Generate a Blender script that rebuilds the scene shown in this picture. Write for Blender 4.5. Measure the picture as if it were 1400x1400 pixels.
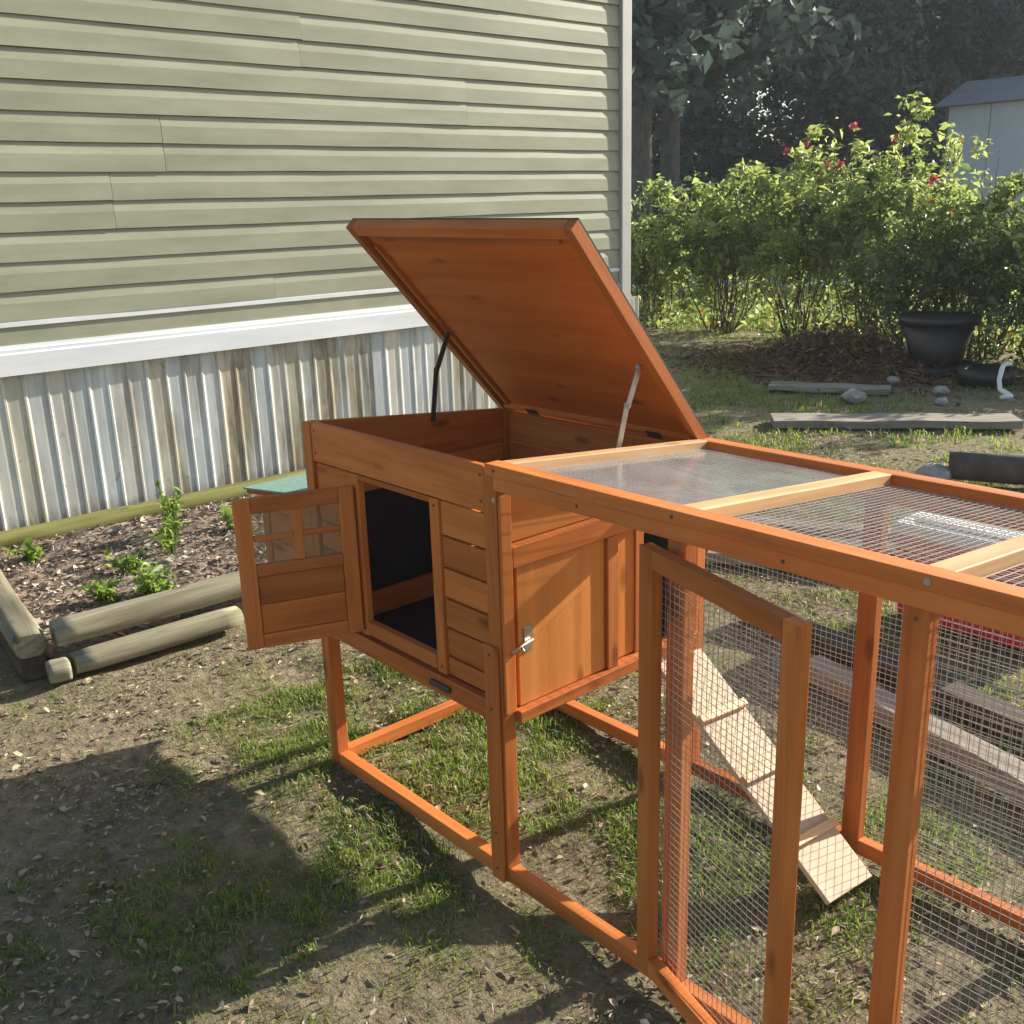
import bpy, bmesh, math, random
import numpy as np
from mathutils import Vector, Matrix, Quaternion

for o in list(bpy.data.objects):
    bpy.data.objects.remove(o)
random.seed(7)
rng = np.random.default_rng(11)
scene = bpy.context.scene
COL = scene.collection

# ------------------------------------------------------------------ camera
def camera_axes(yaw, pit, roll):
    fw = Vector((math.sin(yaw) * math.cos(pit), math.cos(yaw) * math.cos(pit), -math.sin(pit)))
    r = Vector((math.cos(yaw), -math.sin(yaw), 0.0))
    u = r.cross(fw)
    return r * math.cos(roll) + u * math.sin(roll), u * math.cos(roll) - r * math.sin(roll), fw
r_, u_, f_ = camera_axes(-0.8524, 0.2914, -0.0307)
cam_data = bpy.data.cameras.new('camera')
cam = bpy.data.objects.new('camera', cam_data)
COL.objects.link(cam)
cam.matrix_world = Matrix(((r_.x, u_.x, -f_.x, 1.488), (r_.y, u_.y, -f_.y, -1.2423),
                           (r_.z, u_.z, -f_.z, 1.4341), (0, 0, 0, 1)))
cam_data.sensor_width = 36.0
cam_data.sensor_height = 36.0
cam_data.lens = 36.0 * 1392.94 / 1400.0
cam_data.clip_start = 0.05
cam_data.clip_end = 600.0
scene.camera = cam

# ------------------------------------------------------------------ sky, sun, exposure
SUN_DIR = Vector((0.17, 1.0, 0.43)).normalized()          # towards the sun
world = bpy.data.worlds.new('World')
scene.world = world
world.use_nodes = True
wn = world.node_tree.nodes
wn.clear()
wo = wn.new('ShaderNodeOutputWorld')
wb = wn.new('ShaderNodeBackground')
sky = wn.new('ShaderNodeTexSky')
sky.sky_type = 'NISHITA'
sky.sun_disc = False
sky.sun_elevation = math.asin(SUN_DIR.z)
sky.sun_rotation = math.atan2(SUN_DIR.x, SUN_DIR.y)
sky.air_density = 1.0
sky.dust_density = 1.5
wb.inputs['Strength'].default_value = 0.088
world.node_tree.links.new(sky.outputs[0], wb.inputs[0])
world.node_tree.links.new(wb.outputs[0], wo.inputs[0])
sun_data = bpy.data.lights.new('sun', 'SUN')
sun_data.energy = 5.0
sun_data.angle = math.radians(0.55)
sun_data.color = (1.0, 0.92, 0.79)
sun = bpy.data.objects.new('sun', sun_data)
sun.rotation_euler = SUN_DIR.to_track_quat('Z', 'Y').to_euler()
sun.location = SUN_DIR * 30
COL.objects.link(sun)
vs = scene.view_settings
vs.view_transform = 'Standard'
vs.look = 'None'
vs.exposure = 1.2
vs.gamma = 1.0
vs.use_curve_mapping = False
scene.cycles.max_bounces = 6
scene.cycles.diffuse_bounces = 3
scene.cycles.glossy_bounces = 3
scene.cycles.transmission_bounces = 4
scene.cycles.volume_bounces = 0
scene.cycles.transparent_max_bounces = 12

# ------------------------------------------------------------------ helpers
WM = {}                                                 # world matrix of every object built here

def put(o, M, parent=None):
    COL.objects.link(o)
    WM[o.name] = M
    if parent is not None:
        o.parent = parent
        o.matrix_basis = WM[parent.name].inverted() @ M
    else:
        o.matrix_basis = M
    return o

def tag(o, label=None, cat=None, group=None, kind=None):
    if label: o['label'] = label
    if cat: o['category'] = cat
    if group: o['group'] = group
    if kind: o['kind'] = kind
    return o

def empty(name, loc=(0, 0, 0), rz=0.0):
    o = bpy.data.objects.new(name, None)
    o.empty_display_size = 0.1
    return put(o, Matrix.Translation(loc) @ Matrix.Rotation(rz, 4, 'Z'))

def mesh_obj(name, verts, faces, mat, M=None, parent=None, smooth=False, bevel=0.0):
    me = bpy.data.meshes.new(name)
    me.from_pydata([tuple(v) for v in verts], [], [tuple(f) for f in faces])
    me.update()
    if mat: me.materials.append(mat)
    if smooth:
        me.polygons.foreach_set('use_smooth', [True] * len(me.polygons))
    o = bpy.data.objects.new(name, me)
    if bevel > 0:
        b = o.modifiers.new('bevel', 'BEVEL')
        b.width = bevel; b.segments = 2; b.limit_method = 'ANGLE'
    return put(o, M if M is not None else Matrix.Identity(4), parent)

class MB:
    """collects shapes for ONE mesh"""
    def __init__(self): self.v = []; self.f = []
    def add(self, vs_, fs_):
        n = len(self.v); self.v += [tuple(a) for a in vs_]; self.f += [tuple(i + n for i in f) for f in fs_]
    def box(self, lo, hi):
        x0, y0, z0 = lo; x1, y1, z1 = hi
        self.add([(x0, y0, z0), (x1, y0, z0), (x1, y1, z0), (x0, y1, z0), (x0, y0, z1), (x1, y0, z1), (x1, y1, z1), (x0, y1, z1)],
                 [(0, 3, 2, 1), (4, 5, 6, 7), (0, 1, 5, 4), (1, 2, 6, 5), (2, 3, 7, 6), (3, 0, 4, 7)])
    def tube(self, pts, rad, n=8, caps=True):
        pts = [Vector(p) for p in pts]
        rads = rad if isinstance(rad, (list, tuple)) else [rad] * len(pts)
        base = len(self.v); prev = None
        for i, p in enumerate(pts):
            d = (pts[min(i + 1, len(pts) - 1)] - pts[max(i - 1, 0)]).normalized()
            a = prev - d * prev.dot(d) if prev is not None else d.orthogonal()
            a.normalize(); prev = a; b = d.cross(a)
            for k in range(n):
                t = 2 * math.pi * k / n
                self.v.append(tuple(p + (a * math.cos(t) + b * math.sin(t)) * rads[i]))
        for i in range(len(pts) - 1):
            for k in range(n):
                q = base + i * n
                self.f.append((q + k, q + (k + 1) % n, q + n + (k + 1) % n, q + n + k))
        if caps:
            self.f.append(tuple(base + k for k in reversed(range(n))))
            self.f.append(tuple(base + (len(pts) - 1) * n + k for k in range(n)))
    def lathe(self, prof, n=28, c=(0, 0, 0)):
        base = len(self.v)
        for (r, z) in prof:
            for k in range(n):
                t = 2 * math.pi * k / n
                self.v.append((c[0] + r * math.cos(t), c[1] + r * math.sin(t), c[2] + z))
        for i in range(len(prof) - 1):
            for k in range(n):
                q = base + i * n
                self.f.append((q + k, q + (k + 1) % n, q + n + (k + 1) % n, q + n + k))
        self.f.append(tuple(base + k for k in reversed(range(n))))
        self.f.append(tuple(base + (len(prof) - 1) * n + k for k in range(n)))
    def build(self, name, mat, parent=None, M=None, smooth=False, bevel=0.0):
        return mesh_obj(name, self.v, self.f, mat, M, parent, smooth, bevel)

def frame(p0, p1, up):
    p0 = Vector(p0); p1 = Vector(p1); x = (p1 - p0).normalized()
    up = Vector(up); z = (up - x * up.dot(x)).normalized(); y = z.cross(x); c = (p0 + p1) / 2
    return Matrix(((x.x, y.x, z.x, c.x), (x.y, y.y, z.y, c.y), (x.z, y.z, z.z, c.z), (0, 0, 0, 1))), (p1 - p0).length

def stick(name, p0, p1, w, h, mat, parent=None, up=(0, 0, 1), bevel=0.002):
    """a straight piece of timber: length along its local x, w across (local y), h along up (local z)"""
    M, L = frame(p0, p1, up)
    m = MB(); m.box((-L / 2, -w / 2, -h / 2), (L / 2, w / 2, h / 2))
    return m.build(name, mat, parent, M, bevel=bevel)

def block(name, lo, hi, mat, parent=None, bevel=0.002, grain=None):
    """axis-aligned board given by its corners; grain runs along its longest side"""
    lo = Vector(lo); hi = Vector(hi); d = hi - lo; c = (lo + hi) / 2
    ax = grain if grain is not None else max(range(3), key=lambda i: d[i])
    e = Vector((0, 0, 0)); e[ax] = d[ax] / 2
    up = (0, 0, 1) if ax != 2 else (0, 1, 0)
    M, L = frame(c - e, c + e, up)
    if ax == 0: w, h = d.y, d.z
    elif ax == 1: w, h = d.x, d.z
    else: w, h = d.x, d.y
    m = MB(); m.box((-L / 2, -w / 2, -h / 2), (L / 2, w / 2, h / 2))
    return m.build(name, mat, parent, M, bevel=bevel)

# value noise on arrays, for the lie of the ground and where things grow
_tab = np.random.default_rng(3).random((256, 256))
def vnoise(x, y):
    xi = np.floor(x).astype(int); yi = np.floor(y).astype(int); fx = x - xi; fy = y - yi
    fx = fx * fx * (3 - 2 * fx); fy = fy * fy * (3 - 2 * fy)
    g = lambda a, b: _tab[a & 255, b & 255]
    return (g(xi, yi) * (1 - fx) + g(xi + 1, yi) * fx) * (1 - fy) + (g(xi, yi + 1) * (1 - fx) + g(xi + 1, yi + 1) * fx) * fy
def fbm(x, y, o=4):
    s = 0.0; a = 0.5; t = 0.0
    for i in range(o):
        s = s + a * vnoise(x * 2 ** i + 17.3 * i, y * 2 ** i + 5.1 * i); t += a; a *= 0.5
    return s / t
def sstep(a, b, x):
    t = np.clip((x - a) / (b - a), 0, 1); return t * t * (3 - 2 * t)

# ------------------------------------------------------------------ materials
def newmat(name):
    m = bpy.data.materials.new(name); m.use_nodes = True
    nt = m.node_tree; nt.nodes.clear()
    out = nt.nodes.new('ShaderNodeOutputMaterial')
    return m, nt, out
def N(nt, t, **kw):
    n = nt.nodes.new(t)
    for k, v in kw.items():
        if k in n.inputs: n.inputs[k].default_value = v
        else: setattr(n, k, v)
    return n
def ramp(nt, stops):
    r = nt.nodes.new('ShaderNodeValToRGB'); e = r.color_ramp.elements
    while len(e) < len(stops): e.new(0.5)
    for el, (p, c) in zip(e, stops):
        el.position = p; el.color = (c, c, c, 1) if isinstance(c, (int, float)) else (*c, 1)
    return r
def mixc(nt, a, b, fac, mode='MIX'):
    m = nt.nodes.new('ShaderNodeMix'); m.data_type = 'RGBA'; m.blend_type = mode
    for sock, val in ((m.inputs[0], fac), (m.inputs[6], a), (m.inputs[7], b)):
        if isinstance(val, bpy.types.NodeSocket): nt.links.new(val, sock)
        elif isinstance(val, (int, float)): sock.default_value = val
        else: sock.default_value = (*val, 1)
    return m.outputs[2]
def mapped(nt, scale, coord='Object', rnd=False):
    tc = nt.nodes.new('ShaderNodeTexCoord'); mp = nt.nodes.new('ShaderNodeMapping')
    mp.inputs['Scale'].default_value = scale
    nt.links.new(tc.outputs[coord], mp.inputs[0])
    if rnd:
        oi = nt.nodes.new('ShaderNodeObjectInfo'); mul = N(nt, 'ShaderNodeVectorMath', operation='SCALE')
        cb = nt.nodes.new('ShaderNodeCombineXYZ')
        for i in range(3): nt.links.new(oi.outputs['Random'], cb.inputs[i])
        nt.links.new(cb.outputs[0], mul.inputs[0]); mul.inputs['Scale'].default_value = 60.0
        nt.links.new(mul.outputs[0], mp.inputs['Location'])
        return mp.outputs[0], oi
    return mp.outputs[0], None

def wood(name, dark, mid, light, rough=0.42, gs=1.0, knots=True, bump=0.25, spec=0.4):
    m, nt, out = newmat(name); L = nt.links
    co, oi = mapped(nt, (3 * gs, 55 * gs, 55 * gs), rnd=True)
    n1 = N(nt, 'ShaderNodeTexNoise', Scale=1.0, Detail=6.0, Roughness=0.6, Distortion=0.6); L.new(co, n1.inputs['Vector'])
    co2, _ = mapped(nt, (1.2, 9, 9), rnd=True)
    n2 = N(nt, 'ShaderNodeTexNoise', Scale=1.0, Detail=3.0, Distortion=1.5); L.new(co2, n2.inputs['Vector'])
    r1 = ramp(nt, [(0.28, dark), (0.5, mid), (0.72, light)]); 
    ad = N(nt, 'ShaderNodeMath', operation='ADD'); mu = N(nt, 'ShaderNodeMath', operation='MULTIPLY'); mu.inputs[1].default_value = 0.55
    L.new(n2.outputs[0], mu.inputs[0]); mu2 = N(nt, 'ShaderNodeMath', operation='MULTIPLY'); mu2.inputs[1].default_value = 0.45
    L.new(n1.outputs[0], mu2.inputs[0]); L.new(mu.outputs[0], ad.inputs[0]); L.new(mu2.outputs[0], ad.inputs[1])
    L.new(ad.outputs[0], r1.inputs[0])
    col = r1.outputs[0]
    if knots:
        co3, _ = mapped(nt, (5.0, 14, 14), rnd=True)
        vo = N(nt, 'ShaderNodeTexVoronoi', Scale=1.0); L.new(co3, vo.inputs['Vector'])
        kr = ramp(nt, [(0.0, 1.0), (0.10, 0.8), (0.20, 0.0)]); L.new(vo.outputs['Distance'], kr.inputs[0])
        kd = tuple(c * 0.35 for c in dark)
        kf = N(nt, 'ShaderNodeMath', operation='MULTIPLY'); kf.inputs[1].default_value = 0.7; L.new(kr.outputs[0], kf.inputs[0])
        col = mixc(nt, col, kd, kf.outputs[0])
    # each board takes its own tone of the stain
    hv = N(nt, 'ShaderNodeHueSaturation'); mr = N(nt, 'ShaderNodeMapRange'); mr.inputs[3].default_value = 0.76; mr.inputs[4].default_value = 1.16
    L.new(oi.outputs['Random'], mr.inputs[0]); L.new(mr.outputs[0], hv.inputs['Value']); L.new(col, hv.inputs['Color'])
    b = N(nt, 'ShaderNodeBsdfPrincipled', Roughness=rough); b.inputs['Specular IOR Level'].default_value = spec
    L.new(hv.outputs[0], b.inputs['Base Color'])
    rr = N(nt, 'ShaderNodeMapRange'); rr.inputs[3].default_value = rough - 0.1; rr.inputs[4].default_value = rough + 0.18
    L.new(n1.outputs[0], rr.inputs[0]); L.new(rr.outputs[0], b.inputs['Roughness'])
    bp = N(nt, 'ShaderNodeBump', Strength=bump, Distance=0.002); L.new(n1.outputs[0], bp.inputs['Height']); L.new(bp.outputs[0], b.inputs['Normal'])
    L.new(b.outputs[0], out.inputs[0])
    return m

def simple(name, col, rough=0.6, metal=0.0, nscale=8.0, var=0.25, bump=0.1, col2=None, spec=0.5, stretch=(1, 1, 1)):
    m, nt, out = newmat(name); L = nt.links
    co, oi = mapped(nt, stretch, rnd=True)
    n1 = N(nt, 'ShaderNodeTexNoise', Scale=nscale, Detail=6.0, Roughness=0.62); L.new(co, n1.inputs['Vector'])
    c2 = col2 if col2 else tuple(c * (1 - var) for c in col)
    r = ramp(nt, [(0.3, c2), (0.68, col)]); L.new(n1.outputs[0], r.inputs[0])
    b = N(nt, 'ShaderNodeBsdfPrincipled', Roughness=rough, Metallic=metal); b.inputs['Specular IOR Level'].default_value = spec
    L.new(r.outputs[0], b.inputs['Base Color'])
    bp = N(nt, 'ShaderNodeBump', Strength=bump, Distance=0.004); L.new(n1.outputs[0], bp.inputs['Height']); L.new(bp.outputs[0], b.inputs['Normal'])
    L.new(b.outputs[0], out.inputs[0])
    return m

def leafmat(name, dark, light, trans=0.35, rough=0.5, dead=None):
    m, nt, out = newmat(name); L = nt.links
    at = N(nt, 'ShaderNodeAttribute', attribute_name='tone')
    stops = [(0.0, dark), (0.85, light)] if dead is None else [(0.0, dark), (0.75, light), (0.93, light), (0.97, dead)]
    r = ramp(nt, stops); L.new(at.outputs['Fac'], r.inputs[0])
    b = N(nt, 'ShaderNodeBsdfPrincipled', Roughness=rough); b.inputs['Specular IOR Level'].default_value = 0.35
    L.new(r.outputs[0], b.inputs['Base Color'])
    t = N(nt, 'ShaderNodeBsdfTranslucent')
    hs = N(nt, 'ShaderNodeHueSaturation', Hue=0.485, Saturation=1.1, Value=1.5); L.new(r.outputs[0], hs.inputs['Color']); L.new(hs.outputs[0], t.inputs[0])
    mx = N(nt, 'ShaderNodeMixShader'); mx.inputs[0].default_value = trans
    L.new(b.outputs[0], mx.inputs[1]); L.new(t.outputs[0], mx.inputs[2]); L.new(mx.outputs[0], out.inputs[0])
    return m

M_WOOD = wood('stained_cedar', (0.33, 0.088, 0.020), (0.555, 0.166, 0.038), (0.68, 0.245, 0.068), rough=0.55, spec=0.25)
M_BAR = wood('pale_sunlit_cedar', (0.50, 0.25, 0.10), (0.68, 0.40, 0.19), (0.80, 0.54, 0.30))  # lighter wood tone, with sun brightness on the cross bars mixed into the colour
M_PLY = wood('stained_plywood', (0.40, 0.092, 0.018), (0.52, 0.138, 0.028), (0.60, 0.185, 0.042), rough=0.6, spec=0.2, gs=0.45, knots=True, bump=0.12)
M_DOORPLY = wood('stained_door_panel', (0.46, 0.155, 0.034), (0.58, 0.215, 0.050), (0.66, 0.28, 0.078), rough=0.55, spec=0.25, gs=0.45, bump=0.12)
M_RAMP = wood('raw_plywood', (0.44, 0.30, 0.185), (0.60, 0.44, 0.29), (0.71, 0.57, 0.41), rough=0.65, gs=0.8, knots=False, bump=0.3)
M_GREY = wood('weathered_board', (0.13, 0.11, 0.085), (0.26, 0.225, 0.18), (0.40, 0.36, 0.30), rough=0.85, gs=0.9, knots=True, bump=0.6, spec=0.2)
M_TIMBER = wood('landscape_timber_wood', (0.085, 0.075, 0.045), (0.25, 0.228, 0.155), (0.43, 0.395, 0.30), rough=0.85, gs=0.7, knots=True, bump=0.6, spec=0.2)
M_MOSSY = wood('mossy_timber_wood', (0.10, 0.105, 0.03), (0.22, 0.22, 0.07), (0.33, 0.31, 0.14), rough=0.9, gs=0.7, knots=True, bump=0.6, spec=0.2)
M_DARKWOOD = wood('dark_board', (0.05, 0.036, 0.026), (0.09, 0.068, 0.05), (0.15, 0.12, 0.09), rough=0.85, gs=0.9, bump=0.5, spec=0.2)  # darker brown than the other timber woods
M_WIRE = simple('galvanised_wire', (0.42, 0.41, 0.38), rough=0.5, metal=0.35, nscale=30)
M_ZINC = simple('zinc_plated_steel', (0.55, 0.53, 0.49), rough=0.38, metal=0.85, nscale=40)
M_DKMETAL = simple('dull_steel', (0.13, 0.125, 0.11), rough=0.5, metal=0.6, nscale=40)
M_FELT = simple('roof_felt', (0.07, 0.085, 0.07), rough=0.95, nscale=60, bump=0.5)
M_VINYL = simple('vinyl_siding', (0.36, 0.368, 0.270), rough=0.55, nscale=2.6, col2=(0.255, 0.262, 0.182), bump=0.04, spec=0.3, stretch=(1, 0.5, 2.5))
M_WHITE = simple('white_trim_paint', (0.78, 0.80, 0.82), rough=0.5, nscale=5, col2=(0.64, 0.67, 0.69), bump=0.05, stretch=(1, .3, 2))
M_CORNER = simple('corner_trim_vinyl', (0.46, 0.46, 0.42), rough=0.5, nscale=4, var=0.12, bump=0.03)
M_INSHADE = simple('interior_shade', (0.04, 0.034, 0.034), rough=0.6, nscale=12, var=0.3)  # near-black colour that carries the shade of the hutch interior
M_BLACK = simple('black_plastic', (0.017, 0.019, 0.023), rough=0.45, nscale=12, var=0.3)
M_RED = simple('red_plastic', (0.62, 0.05, 0.07), rough=0.45, nscale=6, var=0.2, bump=0.03)
M_WPLASTIC = simple('white_plastic', (0.80, 0.80, 0.78), rough=0.4, nscale=6, var=0.08, bump=0.03)
M_TEAL = simple('teal_roof_felt', (0.20, 0.36, 0.30), rough=0.8, nscale=60, var=0.3, bump=0.3)
M_STONE = simple('pale_stone', (0.40, 0.385, 0.35), rough=0.9, nscale=9, var=0.45, bump=0.6)
M_CONC = simple('pale_concrete', (0.62, 0.60, 0.55), rough=0.85, nscale=3, var=0.15, bump=0.2)
M_SHED = simple('pale_shed_metal', (0.50, 0.53, 0.55), rough=0.45, nscale=1.5, var=0.12, bump=0.02)
M_SHEDROOF = simple('shed_roof_metal', (0.22, 0.23, 0.24), rough=0.5, nscale=2)
M_BARK = simple('grey_bark', (0.14, 0.12, 0.10), rough=0.95, nscale=12, var=0.6, bump=0.9, stretch=(1, 1, 0.25))
M_STEM = simple('shrub_stem', (0.12, 0.085, 0.05), rough=0.9, nscale=20, var=0.5, bump=0.4)
M_TWIG = leafmat('dry_twig', (0.10, 0.062, 0.035), (0.24, 0.165, 0.095), trans=0.1, rough=0.9)
M_LEAF = leafmat('shrub_leaf', (0.10, 0.155, 0.05), (0.32, 0.39, 0.14), trans=0.5, rough=0.38, dead=(0.30, 0.13, 0.03))
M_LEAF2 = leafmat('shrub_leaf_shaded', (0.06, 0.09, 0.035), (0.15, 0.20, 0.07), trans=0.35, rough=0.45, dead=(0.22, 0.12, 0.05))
M_DARKLEAF = leafmat('evergreen_leaf', (0.065, 0.095, 0.085), (0.12, 0.155, 0.125), trans=0.2, rough=0.65)
M_FLOWER = leafmat('red_petal', (0.36, 0.035, 0.045), (0.58, 0.14, 0.15), trans=0.3, rough=0.5)
M_WEED = leafmat('weed_leaf', (0.10, 0.19, 0.03), (0.27, 0.38, 0.08), trans=0.4, rough=0.45)
M_GRASS = leafmat('grass_blade', (0.07, 0.135, 0.022), (0.23, 0.34, 0.06), trans=0.42, rough=0.5, dead=(0.34, 0.28, 0.15))
M_LEAFDEAD = leafmat('dead_leaf', (0.13, 0.085, 0.05), (0.52, 0.43, 0.30), trans=0.15, rough=0.8)
M_MULCHCHIP = leafmat('mulch_chip', (0.13, 0.10, 0.078), (0.50, 0.42, 0.33), trans=0.05, rough=0.9)

def clear_sheet(name, d0, d1):
    m, nt, out = newmat(name); L = nt.links
    co, _ = mapped(nt, (1, 1, 1))
    n = N(nt, 'ShaderNodeTexNoise', Scale=7.0, Detail=5.0, Distortion=1.2); L.new(co, n.inputs['Vector'])
    r = ramp(nt, [(0.32, d0), (0.7, d1)]); L.new(n.outputs[0], r.inputs[0])
    n2 = N(nt, 'ShaderNodeTexNoise', Scale=5.0, Detail=2.0); L.new(co, n2.inputs['Vector'])
    bp = N(nt, 'ShaderNodeBump', Strength=0.12, Distance=0.006); L.new(n2.outputs[0], bp.inputs['Height'])
    tr = N(nt, 'ShaderNodeBsdfTransparent'); tr.inputs[0].default_value = (0.90, 0.93, 0.94, 1)
    df = N(nt, 'ShaderNodeBsdfDiffuse'); df.inputs[0].default_value = (0.80, 0.83, 0.84, 1)
    tl = N(nt, 'ShaderNodeBsdfTranslucent'); tl.inputs[0].default_value = (0.86, 0.87, 0.86, 1)
    m0 = N(nt, 'ShaderNodeMixShader'); m0.inputs[0].default_value = 0.45; L.new(df.outputs[0], m0.inputs[1]); L.new(tl.outputs[0], m0.inputs[2])
    m1 = N(nt, 'ShaderNodeMixShader'); L.new(r.outputs[0], m1.inputs[0]); L.new(tr.outputs[0], m1.inputs[1]); L.new(m0.outputs[0], m1.inputs[2])
    gl = N(nt, 'ShaderNodeBsdfGlossy', Roughness=0.16); L.new(bp.outputs[0], gl.inputs['Normal'])
    lw = N(nt, 'ShaderNodeLayerWeight', Blend=0.5); fr = N(nt, 'ShaderNodeMath', operation='POWER'); fr.inputs[1].default_value = 5.0; L.new(lw.outputs['Facing'], fr.inputs[0])
    m2 = N(nt, 'ShaderNodeMixShader'); L.new(fr.outputs[0], m2.inputs[0]); L.new(m1.outputs[0], m2.inputs[1]); L.new(gl.outputs[0], m2.inputs[2])
    L.new(m2.outputs[0], out.inputs[0])
    return m
M_SHEET = clear_sheet('dusty_clear_plastic', 0.22, 0.42)

def amber_pane():
    m, nt, out = newmat('dusty_acrylic'); L = nt.links
    co, _ = mapped(nt, (1, 1, 1))
    n = N(nt, 'ShaderNodeTexNoise', Scale=18.0, Detail=4.0); L.new(co, n.inputs['Vector'])
    tr = N(nt, 'ShaderNodeBsdfTransparent'); tr.inputs[0].default_value = (0.90, 0.88, 0.80, 1)
    r = ramp(nt, [(0.3, (0.36, 0.30, 0.20)), (0.7, (0.50, 0.44, 0.32))]); L.new(n.outputs[0], r.inputs[0])
    df = N(nt, 'ShaderNodeBsdfPrincipled', Roughness=0.25); L.new(r.outputs[0], df.inputs['Base Color'])
    mx = N(nt, 'ShaderNodeMixShader'); mx.inputs[0].default_value = 0.2
    L.new(tr.outputs[0], mx.inputs[1]); L.new(df.outputs[0], mx.inputs[2]); L.new(mx.outputs[0], out.inputs[0])
    return m
M_AMBER = amber_pane()

def skirting_mat():
    m, nt, out = newmat('stained_skirting'); L = nt.links
    g = N(nt, 'ShaderNodeNewGeometry')
    def nz(scale, sc, detail=6.0, dist=0.4):
        mp = N(nt, 'ShaderNodeMapping'); mp.inputs['Scale'].default_value = sc; L.new(g.outputs['Position'], mp.inputs[0])
        n = N(nt, 'ShaderNodeTexNoise', Scale=scale, Detail=detail, Roughness=0.65, Distortion=dist); L.new(mp.outputs[0], n.inputs['Vector']); return n
    fine = nz(6.0, (1, 2.2, 0.8)); r0 = ramp(nt, [(0.3, (0.56, 0.59, 0.59)), (0.65, (0.74, 0.76, 0.74))]); L.new(fine.outputs[0], r0.inputs[0])
    st = nz(1.0, (1, 4.2, 0.55), 5.0, 0.3); rs = ramp(nt, [(0.43, 0.0), (0.58, 1.0)]); L.new(st.outputs[0], rs.inputs[0])
    st2 = nz(5.0, (1, 3.0, 0.8), 5.0, 0.8); rc = ramp(nt, [(0.35, (0.075, 0.055, 0.035)), (0.55, (0.24, 0.19, 0.10)), (0.7, (0.42, 0.35, 0.22))]); L.new(st2.outputs[0], rc.inputs[0])
    # grime is heaviest on one stretch of the wall, where the gutter drips
    sx = N(nt, 'ShaderNodeSeparateXYZ'); L.new(g.outputs['Position'], sx.inputs[0])
    mr = N(nt, 'ShaderNodeMapRange', interpolation_type='SMOOTHSTEP'); mr.inputs[1].default_value = 0.25; mr.inputs[2].default_value = 0.9; mr.inputs[3].default_value = 0.35; mr.inputs[4].default_value = 0.95
    L.new(sx.outputs[1], mr.inputs[0])
    mf = N(nt, 'ShaderNodeMath', operation='MULTIPLY'); L.new(rs.outputs[0], mf.inputs[0]); L.new(mr.outputs[0], mf.inputs[1])
    mf2 = N(nt, 'ShaderNodeMath', operation='MULTIPLY'); mf2.inputs[1].default_value = 0.85; L.new(mf.outputs[0], mf2.inputs[0])
    # every stripe between two ribs has weathered to a tone of its own
    st_i = N(nt, 'ShaderNodeMath', operation='MULTIPLY_ADD'); st_i.inputs[1].default_value = 1 / 0.0945; st_i.inputs[2].default_value = 4.0 / 0.0945 + 0.12; L.new(sx.outputs[1], st_i.inputs[0])
    fl = N(nt, 'ShaderNodeMath', operation='FLOOR'); L.new(st_i.outputs[0], fl.inputs[0])
    wnz = N(nt, 'ShaderNodeTexWhiteNoise'); wnz.noise_dimensions = '1D'; L.new(fl.outputs[0], wnz.inputs['W'])
    rw = ramp(nt, [(0.0, (0.60, 0.64, 0.66)), (0.45, (0.86, 0.87, 0.85)), (0.7, (1.0, 0.93, 0.78)), (0.88, (0.72, 0.66, 0.52)), (1.0, (0.50, 0.43, 0.32))]); L.new(wnz.outputs['Value'], rw.inputs[0])
    base = mixc(nt, r0.outputs[0], rw.outputs[0], 0.85, 'MULTIPLY')
    c = mixc(nt, base, rc.outputs[0], mf2.outputs[0])
    sp = nz(9.0, (1, 1, 1), 4.0); rp = ramp(nt, [(0.66, 0.0), (0.72, 0.7)]); L.new(sp.outputs[0], rp.inputs[0])
    c = mixc(nt, c, (0.16, 0.13, 0.09), rp.outputs[0])
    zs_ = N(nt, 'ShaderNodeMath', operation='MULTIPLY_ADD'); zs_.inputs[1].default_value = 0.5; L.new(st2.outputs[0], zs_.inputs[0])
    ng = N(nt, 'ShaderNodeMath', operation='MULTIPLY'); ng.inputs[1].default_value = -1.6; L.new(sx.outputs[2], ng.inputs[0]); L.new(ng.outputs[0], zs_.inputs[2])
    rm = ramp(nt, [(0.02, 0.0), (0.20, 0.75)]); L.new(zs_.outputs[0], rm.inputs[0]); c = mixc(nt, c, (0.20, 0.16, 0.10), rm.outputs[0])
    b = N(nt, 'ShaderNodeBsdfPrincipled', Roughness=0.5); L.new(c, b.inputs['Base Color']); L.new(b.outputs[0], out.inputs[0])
    return m
M_SKIRT = skirting_mat()

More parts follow.
